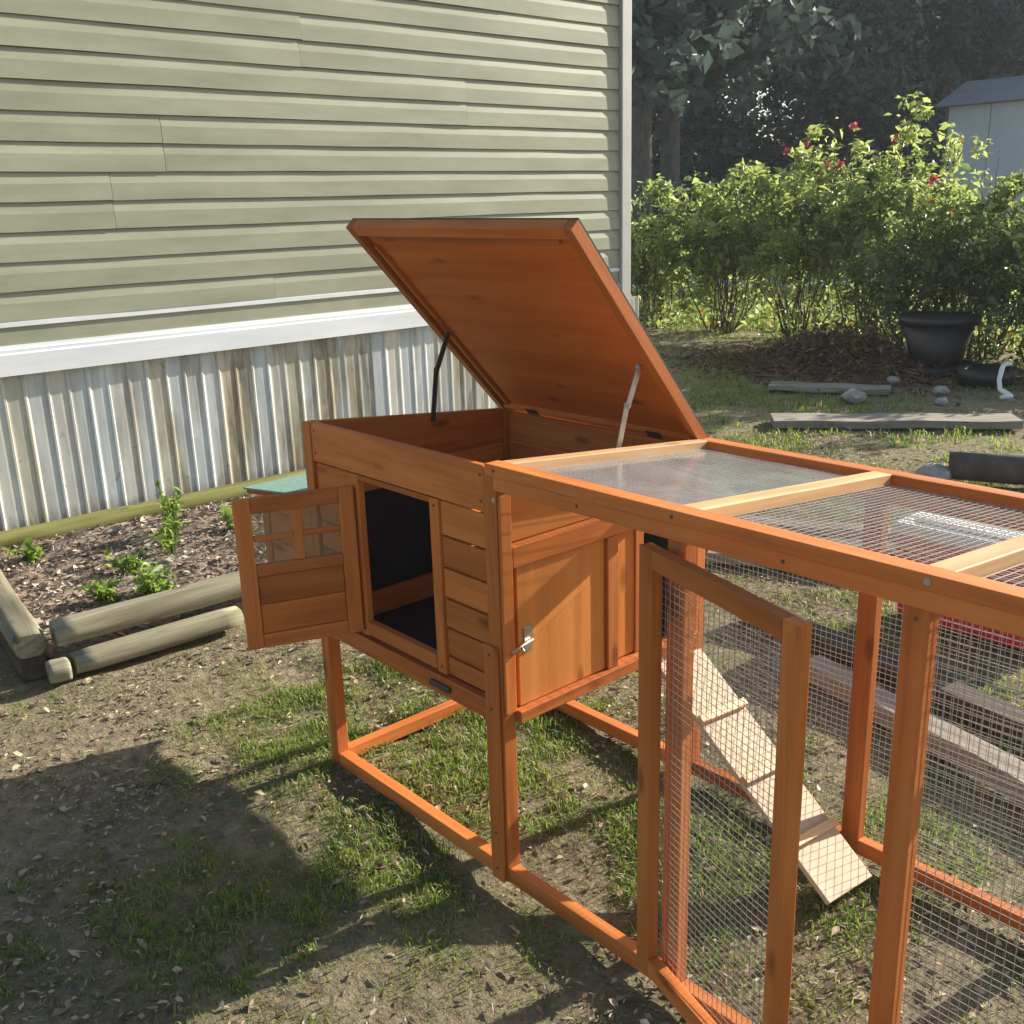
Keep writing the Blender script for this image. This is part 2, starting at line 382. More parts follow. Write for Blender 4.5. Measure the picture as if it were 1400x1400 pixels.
def ground_mat():
    m, nt, out = newmat('yard_soil'); L = nt.links
    g = N(nt, 'ShaderNodeNewGeometry')
    def nz(s, d=6.0, dist=0.0):
        n = N(nt, 'ShaderNodeTexNoise', Scale=s, Detail=d, Roughness=0.68, Distortion=dist); L.new(g.outputs['Position'], n.inputs['Vector']); return n
    n1 = nz(2.3); n2 = nz(26.0, 8.0); n3 = nz(90.0, 4.0)
    r1 = ramp(nt, [(0.3, (0.10, 0.078, 0.052)), (0.5, (0.245, 0.196, 0.132)), (0.7, (0.41, 0.34, 0.24))]); L.new(n2.outputs[0], r1.inputs[0])
    r2 = ramp(nt, [(0.35, (0.18, 0.158, 0.085)), (0.7, (0.36, 0.31, 0.195))]); L.new(n3.outputs[0], r2.inputs[0])
    f1 = ramp(nt, [(0.4, 0.0), (0.62, 0.75)]); L.new(n1.outputs[0], f1.inputs[0])
    c = mixc(nt, r1.outputs[0], r2.outputs[0], f1.outputs[0])
    at = N(nt, 'ShaderNodeAttribute', attribute_name='green')
    r3 = ramp(nt, [(0.3, (0.07, 0.09, 0.026)), (0.7, (0.19, 0.205, 0.07))]); L.new(n2.outputs[0], r3.inputs[0])
    fm = N(nt, 'ShaderNodeMath', operation='MULTIPLY'); fm.inputs[1].default_value = 0.6; L.new(at.outputs['Fac'], fm.inputs[0])
    c = mixc(nt, c, r3.outputs[0], fm.outputs[0])
    vo = N(nt, 'ShaderNodeTexVoronoi', Scale=55.0); L.new(g.outputs['Position'], vo.inputs['Vector'])
    rv = ramp(nt, [(0.0, 0.62), (0.35, 1.0)]); L.new(vo.outputs['Distance'], rv.inputs[0])
    c = mixc(nt, c, rv.outputs[0], 0.6, 'MULTIPLY')
    b = N(nt, 'ShaderNodeBsdfPrincipled', Roughness=0.95); b.inputs['Specular IOR Level'].default_value = 0.1; L.new(c, b.inputs['Base Color'])
    bp = N(nt, 'ShaderNodeBump', Strength=0.9, Distance=0.022); L.new(n2.outputs[0], bp.inputs['Height'])
    bp2 = N(nt, 'ShaderNodeBump', Strength=0.7, Distance=0.006); L.new(n3.outputs[0], bp2.inputs['Height']); L.new(bp.outputs[0], bp2.inputs['Normal'])
    L.new(bp2.outputs[0], b.inputs['Normal']); L.new(b.outputs[0], out.inputs[0])
    return m
M_GROUND = ground_mat()
M_MULCH = simple('bark_mulch', (0.36, 0.285, 0.22), rough=0.95, nscale=38, col2=(0.07, 0.05, 0.038), bump=1.0, spec=0.1)

# ------------------------------------------------------------------ the ground
def green_at(x, y):
    """how much grass grows at a point, 0..1"""
    g = 0.20 + sstep(0.34, 0.72, fbm(x * 1.9 + 3.1, y * 1.9 + 8.2)) * 0.62
    blob = lambda cx, cy, r: np.exp(-(((x - cx) ** 2 + (y - cy) ** 2) / (r * r)))
    g = g + 1.0 * blob(-0.30, -0.20, 0.24) + 0.75 * blob(0.30, 0.25, 0.30) + 0.7 * blob(0.55, 0.85, 0.30) + 0.6 * blob(-0.2, 0.5, 0.30) + 0.45 * blob(-0.75, 0.4, 0.35) + 0.4 * blob(-0.5, 0.2, 0.2) + 0.35 * blob(0.2, 0.6, 0.25) + 0.3 * blob(-0.9, 0.05, 0.25)
    g = g + 0.5 * blob(-1.2, 0.35, 0.3) + 0.6 * blob(-3.4, 5.2, 0.7) + 0.8 * blob(-2.0, 4.0, 0.4) + 0.7 * blob(-0.9, 4.6, 0.7)
    g = g * (0.30 + 1.2 * sstep(0.25, 0.8, fbm(x * 9 + 1, y * 9, 3)))
    g = g * (1 - 0.75 * blob(-1.0, -0.75, 0.55)) * (1 - 0.6 * blob(-1.4, 4.3, 1.1) * (fbm(x * 2, y * 2) < 0.55))
    g = np.where(y > 8.6, 0.85 + 0 * g, g)
    g = np.where((x < -1.2) & (y < 1.2) & (y > -0.4), g * 0.35, g)
    return np.clip(g, 0, 1)
def height_at(x, y):
    h = (fbm(x * 1.7, y * 1.7, 3) - 0.5) * 0.035 - 0.012 + (fbm(x * 8, y * 8, 2) - 0.5) * 0.018
    d = np.maximum(np.abs(x) - 14, np.abs(y - 6) - 16)
    return h * (1 - sstep(-4, 2, d))

def ground():
    ax = lambda a, b, st: list(np.arange(a, b, st))
    xs = np.array([-160, -90, -50, -30, -20] + ax(-14, -5, 0.5) + ax(-5, 2.6, 0.04) + ax(2.6, 8, 0.5) + [10, 20, 40, 90, 160])
    ys = np.array([-160, -80, -40, -20, -8] + ax(-4, -1.5, 0.3) + ax(-1.5, 3.2, 0.04) + ax(3.2, 9, 0.12) + ax(9, 24, 0.5) + [30, 45, 90, 160, 260])
    X, Y = np.meshgrid(xs, ys, indexing='ij'); Z = height_at(X, Y)
    v = np.stack([X, Y, Z], -1).reshape(-1, 3); ny = len(ys)
    i, j = np.meshgrid(np.arange(len(xs) - 1), np.arange(ny - 1), indexing='ij'); a = (i * ny + j).ravel()
    f = np.stack([a, a + ny, a + ny + 1, a + 1], -1)
    me = bpy.data.meshes.new('ground'); me.from_pydata(v.tolist(), [], f.tolist()); me.update()
    at = me.attributes.new('green', 'FLOAT', 'POINT'); at.data.foreach_set('value', green_at(X, Y).ravel().astype(np.float32))
    me.polygons.foreach_set('use_smooth', [True] * len(me.polygons)); me.materials.append(M_GROUND)
    tag(put(bpy.data.objects.new('ground', me), Matrix.Identity(4)), 'patchy dirt and grass yard', None, None, 'structure')
ground()

# a pale concrete drive crosses behind the shrubs
d0 = Vector((-0.752, 0.659, 0)); d1 = Vector((0.659, 0.752, 0)); c0 = Vector((1.488, -1.2423, 0))
dv = MB(); q = [c0 + d0 * a + d1 * b for a, b in ((17.2, -9), (17.2, 22), (21.5, 22), (21.5, -9))]
dv.add([(p.x, p.y, 0.03) for p in q] + [(p.x, p.y, -0.1) for p in q], [(0, 1, 2, 3), (4, 7, 6, 5), (0, 4, 5, 1), (1, 5, 6, 2), (2, 6, 7, 3), (3, 7, 4, 0)])
tag(dv.build('driveway', M_CONC), 'pale concrete drive behind the shrubs', None, None, 'structure')

# ------------------------------------------------------------------ the house on the left
XW = -3.42
Y0, Y1 = -4.0, 4.14
def house():
    H = empty('mobile_home', (XW, 0.0, 0.0))
    tag(H, 'beige clapboard mobile home with white trim band above stained corrugated skirting', 'house')
    core = MB(); core.box((XW - 4.2, Y0, 0.80), (XW - 0.002, Y1, 2.92)); core.build('wall_core', M_VINYL, H)
    und = MB(); und.box((XW - 4.1, Y0 + 0.1, 0.0), (XW - 0.09, Y1 - 0.05, 0.795)); und.build('skirting_back', M_DARKWOOD, H)
    # siding: one object for each board between two joints
    hc = 0.1262
    joints = {0: [1.437], 3: [0.648], 2: [], 4: [0.65], 5: [0.922], 6: [0.922], 7: [2.783], 8: [2.78], 9: [1.7], 10: [1.72], 11: [0.4], 12: [3.1], 13: [3.1]}
    for k in range(15):
        z0 = 1.010 + hc * k
        h = hc
        prof = [(0.0, 0.0), (0.0155, 0.0), (0.0140, h * 0.60), (0.003, h * 0.985), (0.0, h * 0.985)]
        cuts = [Y0] + joints.get(k, []) + [Y1 - 0.055]
        for a, b in zip(cuts[:-1], cuts[1:]):
            # vinyl never hangs quite straight: a slight wave along each board
            m = MB(); n = len(prof); a2 = a + (0.003 if a != Y0 else 0); ext = 0.0022 if a == Y0 else 0.0; ns = max(2, int((b - a) / 0.35)); vv = []
            for q_ in range(ns + 1):
                yy = a2 + (b - a2) * q_ / ns; dz_ = random.uniform(-0.0018, 0.0018); dx_ = random.uniform(-0.0012, 0.0016)
                vv += [(XW + (d + dx_ + ext if d > 0 else d), yy, z0 + z + dz_) for d, z in prof]
            ff = [tuple(reversed(range(n))), tuple(ns * n + i for i in range(n))]
            for q_ in range(ns):
                ff += [(q_ * n + i, q_ * n + (i + 1) % n, (q_ + 1) * n + (i + 1) % n, (q_ + 1) * n + i) for i in range(n)]
            m.add(vv, ff); m.build('siding_board', M_VINYL, H)
    # starter board, pale flashing strip above it, white trim band with two steps
    block('starter_board', (XW - 0.001, Y0, 0.905), (XW + 0.008, Y1 - 0.055, 0.985), M_VINYL, H, 0)
    block('flashing_strip', (XW - 0.001, Y0, 0.985), (XW + 0.017, Y1 - 0.055, 1.0085), M_WHITE, H, 0.002)
    m = MB(); prof = [(0.0, 0.775), (0.034, 0.775), (0.034, 0.868), (0.026, 0.874), (0.026, 0.888), (0.017, 0.893), (0.015, 0.906), (0.0, 0.906)]; n = len(prof)
    m.add([(XW + d, Y0, z) for d, z in prof] + [(XW + d, Y1 - 0.055, z) for d, z in prof],
          [(i, (i + 1) % n, n + (i + 1) % n, n + i) for i in range(n)] + [tuple(reversed(range(n))), tuple(range(n, 2 * n))])
    m.build('trim_band', M_WHITE, H)
    block('corner_trim', (XW - 0.07, Y1 - 0.05, 0.776), (XW + 0.036, Y1 + 0.04, 2.9), M_CORNER, H, 0.004)
    # ribbed skirting, a panel at a time
    pitch = 0.0945; nr = 4; y = Y0
    while y < Y1 - 0.1:
        m = MB(); pr = []
        yy = y
        for r in range(nr):
            j = random.uniform(-0.004, 0.004)
            pr += [(yy - (0.010 if r == 0 else -0.002), 0.0), (yy + 0.040, 0.0022), (yy + 0.066 + j, 0.0015), (yy + 0.072 + j, 0.0065), (yy + 0.081 + j, 0.007), (yy + 0.089, 0.001)]
            yy += pitch
        tilt = random.uniform(-0.004, 0.004)
        n = len(pr); xb = XW - 0.012 + random.uniform(-0.003, 0.003)
        m.add([(xb + d, a, 0.005) for a, d in pr] + [(xb + d + tilt, a, 0.80) for a, d in pr] + [(xb + d - 0.003, a, 0.005) for a, d in pr] + [(xb + d + tilt - 0.003, a, 0.80) for a, d in pr],
              [(i, i + 1, n + i + 1, n + i) for i in range(n - 1)] + [(2 * n + i + 1, 2 * n + i, 3 * n + i, 3 * n + i + 1) for i in range(n - 1)] +
              [(0, n, 3 * n, 2 * n), (n - 1, 3 * n - 1, 4 * n - 1, 2 * n - 1)])
        m.build('skirting_panel', M_SKIRT, H)
        y += pitch * nr
    rf = MB(); ex, ey = XW + 0.09, Y1 + 0.12
    rf.box((XW - 4.6, Y0 - 0.3, 2.92), (ex, ey, 3.06))
    rf.add([(XW - 4.6, Y0 - 0.3, 3.061), (ex, Y0 - 0.3, 3.061), (XW - 2.1, Y0 - 0.3, 3.75), (XW - 4.6, ey, 3.061), (ex, ey, 3.061), (XW - 2.1, ey, 3.75)],
           [(0, 1, 2), (3, 5, 4), (1, 4, 5, 2), (0, 2, 5, 3)])
    rf.build('roof', M_SHEDROOF, H)
house()

# ------------------------------------------------------------------ chicken coop
L1, WD, HB = 0.70, 0.67, 0.879
HF = 0.945                                              # front top of the hutch
def top_z(y): return HF + (HB - HF) * y / WD
SL = (HB - HF) / WD
COOP = empty('chicken_coop', (0, 0, 0))
tag(COOP, 'orange stained wooden chicken coop with raised lid and wire mesh run', 'chicken coop')

def wedge(name, x0, x1, y0, y1, z0, mat, parent):
    """board whose top edge follows the roof slope"""
    m = MB(); za, zb = top_z(y0), top_z(y1)
    c = Vector(((x0 + x1) / 2, (y0 + y1) / 2, z0))
    vv = [(x0, y0, z0), (x1, y0, z0), (x1, y1, z0), (x0, y1, z0), (x0, y0, za), (x1, y0, za), (x1, y1, zb), (x0, y1, zb)]
    # local x runs along world y so that the grain follows the board
    Mx = Matrix(((0, -1, 0, c.x), (1, 0, 0, c.y), (0, 0, 1, c.z), (0, 0, 0, 1))); inv = Mx.inverted()
    m.add([tuple(inv @ Vector(v)) for v in vv], [(0, 3, 2, 1), (4, 5, 6, 7), (0, 1, 5, 4), (1, 2, 6, 5), (2, 3, 7, 6), (3, 0, 4, 7)])
    return m.build(name, mat, parent, Mx, bevel=0.0015)

def hutch():
    P = COOP; T = 0.036
    # legs
    block('leg', (-L1 - 0.012, 0.0, 0), (-L1 + 0.024, T, HF - 0.004), M_WOOD, P)
    block('leg', (-0.020, 0.001, 0), (0.018, T, HF - 0.004), M_WOOD, P)
    block('leg', (-0.018, WD - T, 0), (0.018, WD, HB - 0.004), M_WOOD, P)
    block('leg', (-L1 - 0.012, WD - T, 0), (-L1 + 0.024, WD, HB - 0.004), M_WOOD, P)
    # the lower part of the near leg is a thicker piece screwed on in front
    block('leg_sleeve', (-0.028, -0.009, 0), (0.012, 0.0, 0.565), M_WOOD, P)
    # ground rails
    block('base_rail', (-L1 + 0.025, 0.002, 0.0), (-0.021, 0.033, 0.036), M_WOOD, P)
    block('base_rail', (-L1 + 0.025, WD - 0.033, 0.0), (-0.019, WD - 0.002, 0.036), M_WOOD, P)
    block('base_rail', (-L1 - 0.008, T + 0.001, 0.0), (-L1 + 0.022, WD - T - 0.001, 0.036), M_WOOD, P)
    # ---- front wall with the small door opening
    fy0, fy1 = 0.006, 0.020
    xa, xb = -L1 + 0.025, -0.021
    block('wall_board', (xa, fy0 - 0.003, 0.848), (xb, fy1, HF), M_WOOD, P)
    ox0, ox1, oz0, oz1 = -0.480, -0.205, 0.478, 0.832
    z = 0.836; k = 0
    zs = [0.845, 0.765, 0.693, 0.622, 0.553, 0.484, 0.437]
    for zt, zb in zip(zs[:-1], zs[1:]):
        j = random.uniform(-0.0008, 0.0008)
        block('wall_board', (ox1 + 0.032, fy0 + 0.003 + j, zb + 0.0025), (xb, fy1, zt - 0.0025), M_WOOD, P, 0.0025)
        block('wall_board', (xa, fy0 + 0.003 - j, zb + 0.0025), (ox0 - 0.032, fy1, zt - 0.0025), M_WOOD, P, 0.0025)
    block('door_jamb', (ox1, fy0 - 0.004, 0.4385), (ox1 + 0.030, fy1, 0.8455), M_WOOD, P)
    block('door_jamb', (ox0 - 0.030, fy0 - 0.004, 0.4385), (ox0, fy1, 0.8455), M_WOOD, P)
    block('door_head', (ox0 + 0.001, fy0 - 0.002, oz1), (ox1 - 0.001, fy1, 0.8455), M_WOOD, P)
    block('door_sill', (ox0 + 0.001, fy0 - 0.006, 0.444), (ox1 - 0.001, fy1, oz0), M_WOOD, P)
    # pull-out tray: its front runs under the wall, with a finger pull
    tray = block('tray_front', (xa, 0.000, 0.384), (xb, 0.020, 0.430), M_WOOD, P)
    block('tray_handle', (-0.225, -0.0095, 0.402), (-0.155, -0.001, 0.416), M_DKMETAL, tray)
    block('tray_floor', (-L1 + 0.03, 0.022, 0.388), (-0.004, WD - 0.03, 0.400), M_PLY, P, 0)
    # ---- back wall, left wall
    for zb, zt in ((0.385, 0.485), (0.487, 0.585), (0.587, 0.685), (0.687, 0.785), (0.787, HB - 0.006)):
        block('wall_board', (xa, WD - 0.022, zb), (-0.020, WD - 0.008, zt), M_WOOD, P)
        if zt < 0.8: block('wall_board', (-L1 + 0.0, T + 0.001, zb), (-L1 + 0.014, WD - T - 0.001, zt), M_WOOD, P)
    wedge('wall_board', -L1 + 0.0, -L1 + 0.014, T + 0.001, WD - T - 0.001, 0.787, M_WOOD, P)
    # inner sheets and sill that show through the door
    # dark sheets added to stand in for the shade inside the hutch
    block('shade_sheet', (-L1 + 0.0145, T + 0.002, 0.402), (-L1 + 0.017, WD - T - 0.002, 0.735), M_INSHADE, P, 0)
    block('shade_sheet', (-L1 + 0.03, WD - 0.0265, 0.402), (-0.02, WD - 0.0225, 0.735), M_INSHADE, P, 0)
    block('shade_sheet', (-L1 + 0.03, 0.024, 0.4005), (-0.016, WD - 0.028, 0.4045), M_INSHADE, P, 0)
    block('nest_sill', (-L1 + 0.034, T + 0.003, 0.4055), (-L1 + 0.052, WD - T - 0.003, 0.470), M_WOOD, P)
    # ---- end wall that looks into the run
    wedge('end_board', -0.014, 0.0, T + 0.001, WD - T - 0.001, 0.777, M_DOORPLY, P)
    block('end_board', (-0.014, T + 0.001, 0.413), (0.0, 0.458, 0.775), M_DOORPLY, P, grain=2)
    block('end_board', (-0.014, 0.460, 0.70), (0.0, WD - T - 0.001, 0.775), M_DOORPLY, P, grain=1)
    block('end_rail', (0.0008, T + 0.001, 0.730), (0.024, 0.456, 0.776), M_WOOD, P)
    block('end_sill', (-0.012, T + 0.001, 0.384), (0.034, WD - T - 0.001, 0.411), M_WOOD, P)
    block('end_batten', (0.0008, 0.316, 0.412), (0.0235, 0.350, 0.729), M_WOOD, P)
    block('end_batten', (0.0008, 0.428, 0.412), (0.0055, 0.456, 0.729), M_WOOD, P)
    block('corner_batten', (0.019, 0.004, 0.412), (0.026, 0.034, 0.89), M_WOOD, P)
    sd = block('sliding_door', (0.002, 0.052, 0.4125), (0.015, 0.314, 0.7285), M_DOORPLY, P, grain=2)
    # bolt on the sliding door
    block('bolt_plate', (0.0155, 0.066, 0.535), (0.0185, 0.088, 0.590), M_ZINC, sd, 0.001)
    mm = MB(); mm.tube([(0.028, 0.022, 0.550), (0.026, 0.050, 0.556), (0.023, 0.086, 0.560)], 0.003, 8); mm.tube([(0.026, 0.050, 0.555), (0.040, 0.046, 0.549)], 0.0026, 8)
    mm.build('bolt', M_ZINC, sd, smooth=True)
hutch()

def small_door():
    """the open door on the front wall, seen from its inner side: hinged at its right in the picture"""
    hx, hy = -0.497, -0.002
    fx, fy = -0.592, -0.262
    z0, z1 = 0.452, 0.818
    d = Vector((fx - hx, fy - hy, 0)); Wd = d.length
    D = put(bpy.data.objects.new('nest_door', None), Matrix.Translation((hx, hy, z0)) @ Matrix.Rotation(math.atan2(d.y, d.x), 4, 'Z'), COOP)
    D.empty_display_size = 0.05
    B = WM[D.name]; Hd = z1 - z0; t = 0.018
    def b(name, x0, x1, za, zb, ya=-t / 2, yb=t / 2, mat=M_WOOD, grain=None, bevel=0.002):
        lo = Vector((x0, ya, za)); hi = Vector((x1, yb, zb)); dd = hi - lo; c = (lo + hi) / 2
        ax = grain if grain is not None else (0 if dd.x > dd.z else 2)
        Mx = Matrix.Translation(c) if ax == 0 else Matrix.Translation(c) @ Matrix.Rotation(-math.pi / 2, 4, 'Y')
        e = (dd.x, dd.y, dd.z) if ax == 0 else (dd.z, dd.y, dd.x)
        m = MB(); m.box((-e[0] / 2, -e[1] / 2, -e[2] / 2), (e[0] / 2, e[1] / 2, e[2] / 2))
        return m.build(name, mat, D, B @ Mx, bevel=bevel)
    b('stile', 0, 0.036, 0, Hd); b('stile', Wd - 0.038, Wd, 0, Hd)
    b('rail', 0.0365, Wd - 0.0385, Hd - 0.036, Hd); b('rail', 0.0365, Wd - 0.0385, 0, 0.034)
    zm = 0.192
    b('rail', 0.0365, Wd - 0.0385, zm - 0.014, zm + 0.014)
    b('panel_board', 0.037, Wd - 0.039, 0.035, 0.107, -0.005, 0.004); b('panel_board', 0.037, Wd - 0.039, 0.109, zm - 0.015, -0.005, 0.004)
    xm = Wd * 0.49; za, zb = zm + 0.0145, Hd - 0.0365; zc = (za + zb) / 2
    b('muntin', xm - 0.011, xm + 0.011, za, zb, -0.007, 0.007)
    b('muntin', 0.037, xm - 0.0115, zc - 0.007, zc + 0.007, -0.006, 0.006); b('muntin', xm + 0.0115, Wd - 0.039, zc - 0.007, zc + 0.007, -0.006, 0.006)
    # acrylic panes
    b('pane', 0.037, xm - 0.012, za + 0.0005, zc - 0.0075, 0.0022, 0.0042, M_AMBER, 0, 0); b('pane', 0.037, xm - 0.012, zc + 0.0075, zb - 0.0005, 0.0022, 0.0042, M_AMBER, 0, 0)
    b('pane', xm + 0.012, Wd - 0.039, za + 0.0005, zc - 0.0075, 0.0022, 0.0042, M_AMBER, 0, 0); b('pane', xm + 0.012, Wd - 0.039, zc + 0.0075, zb - 0.0005, 0.0022, 0.0042, M_AMBER, 0, 0)
small_door()

def lid():
    hl, hr = Vector((-0.735, 0.692, 0.874)), Vector((0.012, 0.680, 0.878))
    fr, fl = Vector((0.012, 0.240, 1.402)), Vector((-0.735, 0.200, 1.411))
    nrm = (hr - hl).cross(fl - hl).normalized()          # one side of the sheet
    if nrm.y > 0: nrm = -nrm                             # towards the camera: the underside
    base = empty('lid', (-0.36, 0.683, 0.887)); base.parent = COOP
    def P(u, v, w): return (hl * (1 - u) + hr * u) * (1 - v) + (fl * (1 - u) + fr * u) * v + nrm * w
    def slab(name, u0, u1, v0, v1, w0, w1, mat, along_u=True, bevel=0.0015):
        c = P((u0 + u1) / 2, (v0 + v1) / 2, (w0 + w1) / 2)
        a = (P(1, .5, 0) - P(0, .5, 0)).normalized(); bdir = (P(.5, 1, 0) - P(.5, 0, 0)).normalized()
        x = a if along_u else bdir; z = nrm; y = z.cross(x).normalized(); x = y.cross(z)
        Mx = Matrix(((x.x, y.x, z.x, c.x), (x.y, y.y, z.y, c.y), (x.z, y.z, z.z, c.z), (0, 0, 0, 1))); inv = Mx.inverted()
        vv = [inv @ P(u, v, w) for w in (w0, w1) for (u, v) in ((u0, v0), (u1, v0), (u1, v1), (u0, v1))]
        m = MB(); m.add(vv, [(0, 3, 2, 1), (4, 5, 6, 7), (0, 1, 5, 4), (1, 2, 6, 5), (2, 3, 7, 6), (3, 0, 4, 7)])
        me = m.build(name, mat, base, Mx, bevel=bevel)
        bm = bmesh.new(); bm.from_mesh(me.data); bmesh.ops.recalc_face_normals(bm, faces=bm.faces); bm.to_mesh(me.data); bm.free()
        return me
    slab('lid_panel', 0.006, 0.994, 0.006, 0.996, -0.006, 0.004, M_PLY)
    slab('roof_felt', 0.0, 1.0, 0.0, 1.0, -0.0095, -0.0062, M_FELT, bevel=0)
    bw = 0.026; bv = 0.040
    slab('lid_batten', 0.0, bw * 1.2, 0.0, 1.0, -0.006, 0.022, M_WOOD, False)
    slab('lid_batten', 1 - bw * 1.2, 1.0, 0.0, 1.0, -0.006, 0.022, M_WOOD, False)
    slab('lid_batten', bw * 1.2 + 0.001, 1 - bw * 1.2 - 0.001, 1 - bv, 1.0, -0.006, 0.022, M_WOOD)
    slab('lid_batten', bw * 1.2 + 0.06, 1 - bw * 1.2 - 0.06, 1 - bv * 1.9, 1 - bv - 0.004, 0.0042, 0.012, M_WOOD)
    slab('lid_batten', bw * 1.2 + 0.001, 1 - bw * 1.2 - 0.001, 0.0, bv, -0.006, 0.018, M_WOOD)
    slab('lid_batten', bw * 1.2 + 0.014, bw * 1.2 + 0.028, 0.045, 0.90, 0.0042, 0.014, M_WOOD, False)
    for u in (0.2, 0.8):
        slab('hinge', u - 0.03, u + 0.03, 0.01, 0.05, 0.0185, 0.0205, M_DKMETAL, bevel=0)
lid()

def lid_arm(p0, pm, p1, mat):
    m = MB()
    for a, b_, off in ((p0, pm, 0.0), (pm, p1, 0.003)):
        M_, L = frame(a, b_, (1, 0, 0)); hw = 0.0075
        vv = [M_ @ Vector((sx * (L / 2 + 0.006), sy * hw, off + sz * 0.0012)) for sz in (-1, 1) for sx, sy in ((-1, -1), (1, -1), (1, 1), (-1, 1))]
        m.add(vv, [(0, 3, 2, 1), (4, 5, 6, 7), (0, 1, 5, 4), (1, 2, 6, 5), (2, 3, 7, 6), (3, 0, 4, 7)])
    arm = m.build('lid_stay', mat, COOP)
    for q in (p0, pm, p1):
        r = MB(); r.tube([Vector(q) - Vector((0.006, 0, 0)), Vector(q) + Vector((0.008, 0, 0))], 0.0045, 10); r.build('rivet', mat, arm)
lid_arm((-0.030, 0.405, 0.895), (-0.030, 0.436, 1.000), (-0.030, 0.474, 1.082), M_ZINC)
lid_arm((-0.685, 0.385, 0.890), (-0.685, 0.404, 1.022), (-0.685, 0.447, 1.112), M_DKMETAL)

def wire(name, origin, ux, uy, w, h, pitch=0.0134, rad=0.00041):
    """welded mesh panel: thin square wires in both directions, the cross wires lying on the others"""
    m = MB(); o = Vector(origin); ux = Vector(ux).normalized(); uy = Vector(uy).normalized(); nz_ = ux.cross(uy)
    def w_(a, b_, off):
        d = (b_ - a).normalized(); s = d.cross(nz_) * rad; t = nz_ * rad; a = a + nz_ * off; b_ = b_ + nz_ * off
        m.add([a - s - t, a + s - t, a + s + t, a - s + t, b_ - s - t, b_ + s - t, b_ + s + t, b_ - s + t],
              [(0, 1, 5, 4), (1, 2, 6, 5), (2, 3, 7, 6), (3, 0, 4, 7)])
    n = int(w / pitch)
    for i in range(n + 1):
        x = (w - n * pitch) / 2 + i * pitch
        w_(o + ux * x, o + ux * x + uy * h, rad * 0.9)
    n = int(h / pitch)
    for i in range(n + 1):
        y = (h - n * pitch) / 2 + i * pitch
        sag = -0.0015 - 0.002 * random.random()          # wires sag a little between staples
        pts = [o + ux * (w * k / 4) + uy * (y + sag * math.sin(math.pi * k / 4) + random.uniform(-0.0011, 0.0011)) + nz_ * random.uniform(-0.001, 0.001) for k in range(5)]
        for a, b_ in zip(pts[:-1], pts[1:]): w_(a, b_, -rad * 0.9)
    return m.build(name, M_WIRE, COOP)

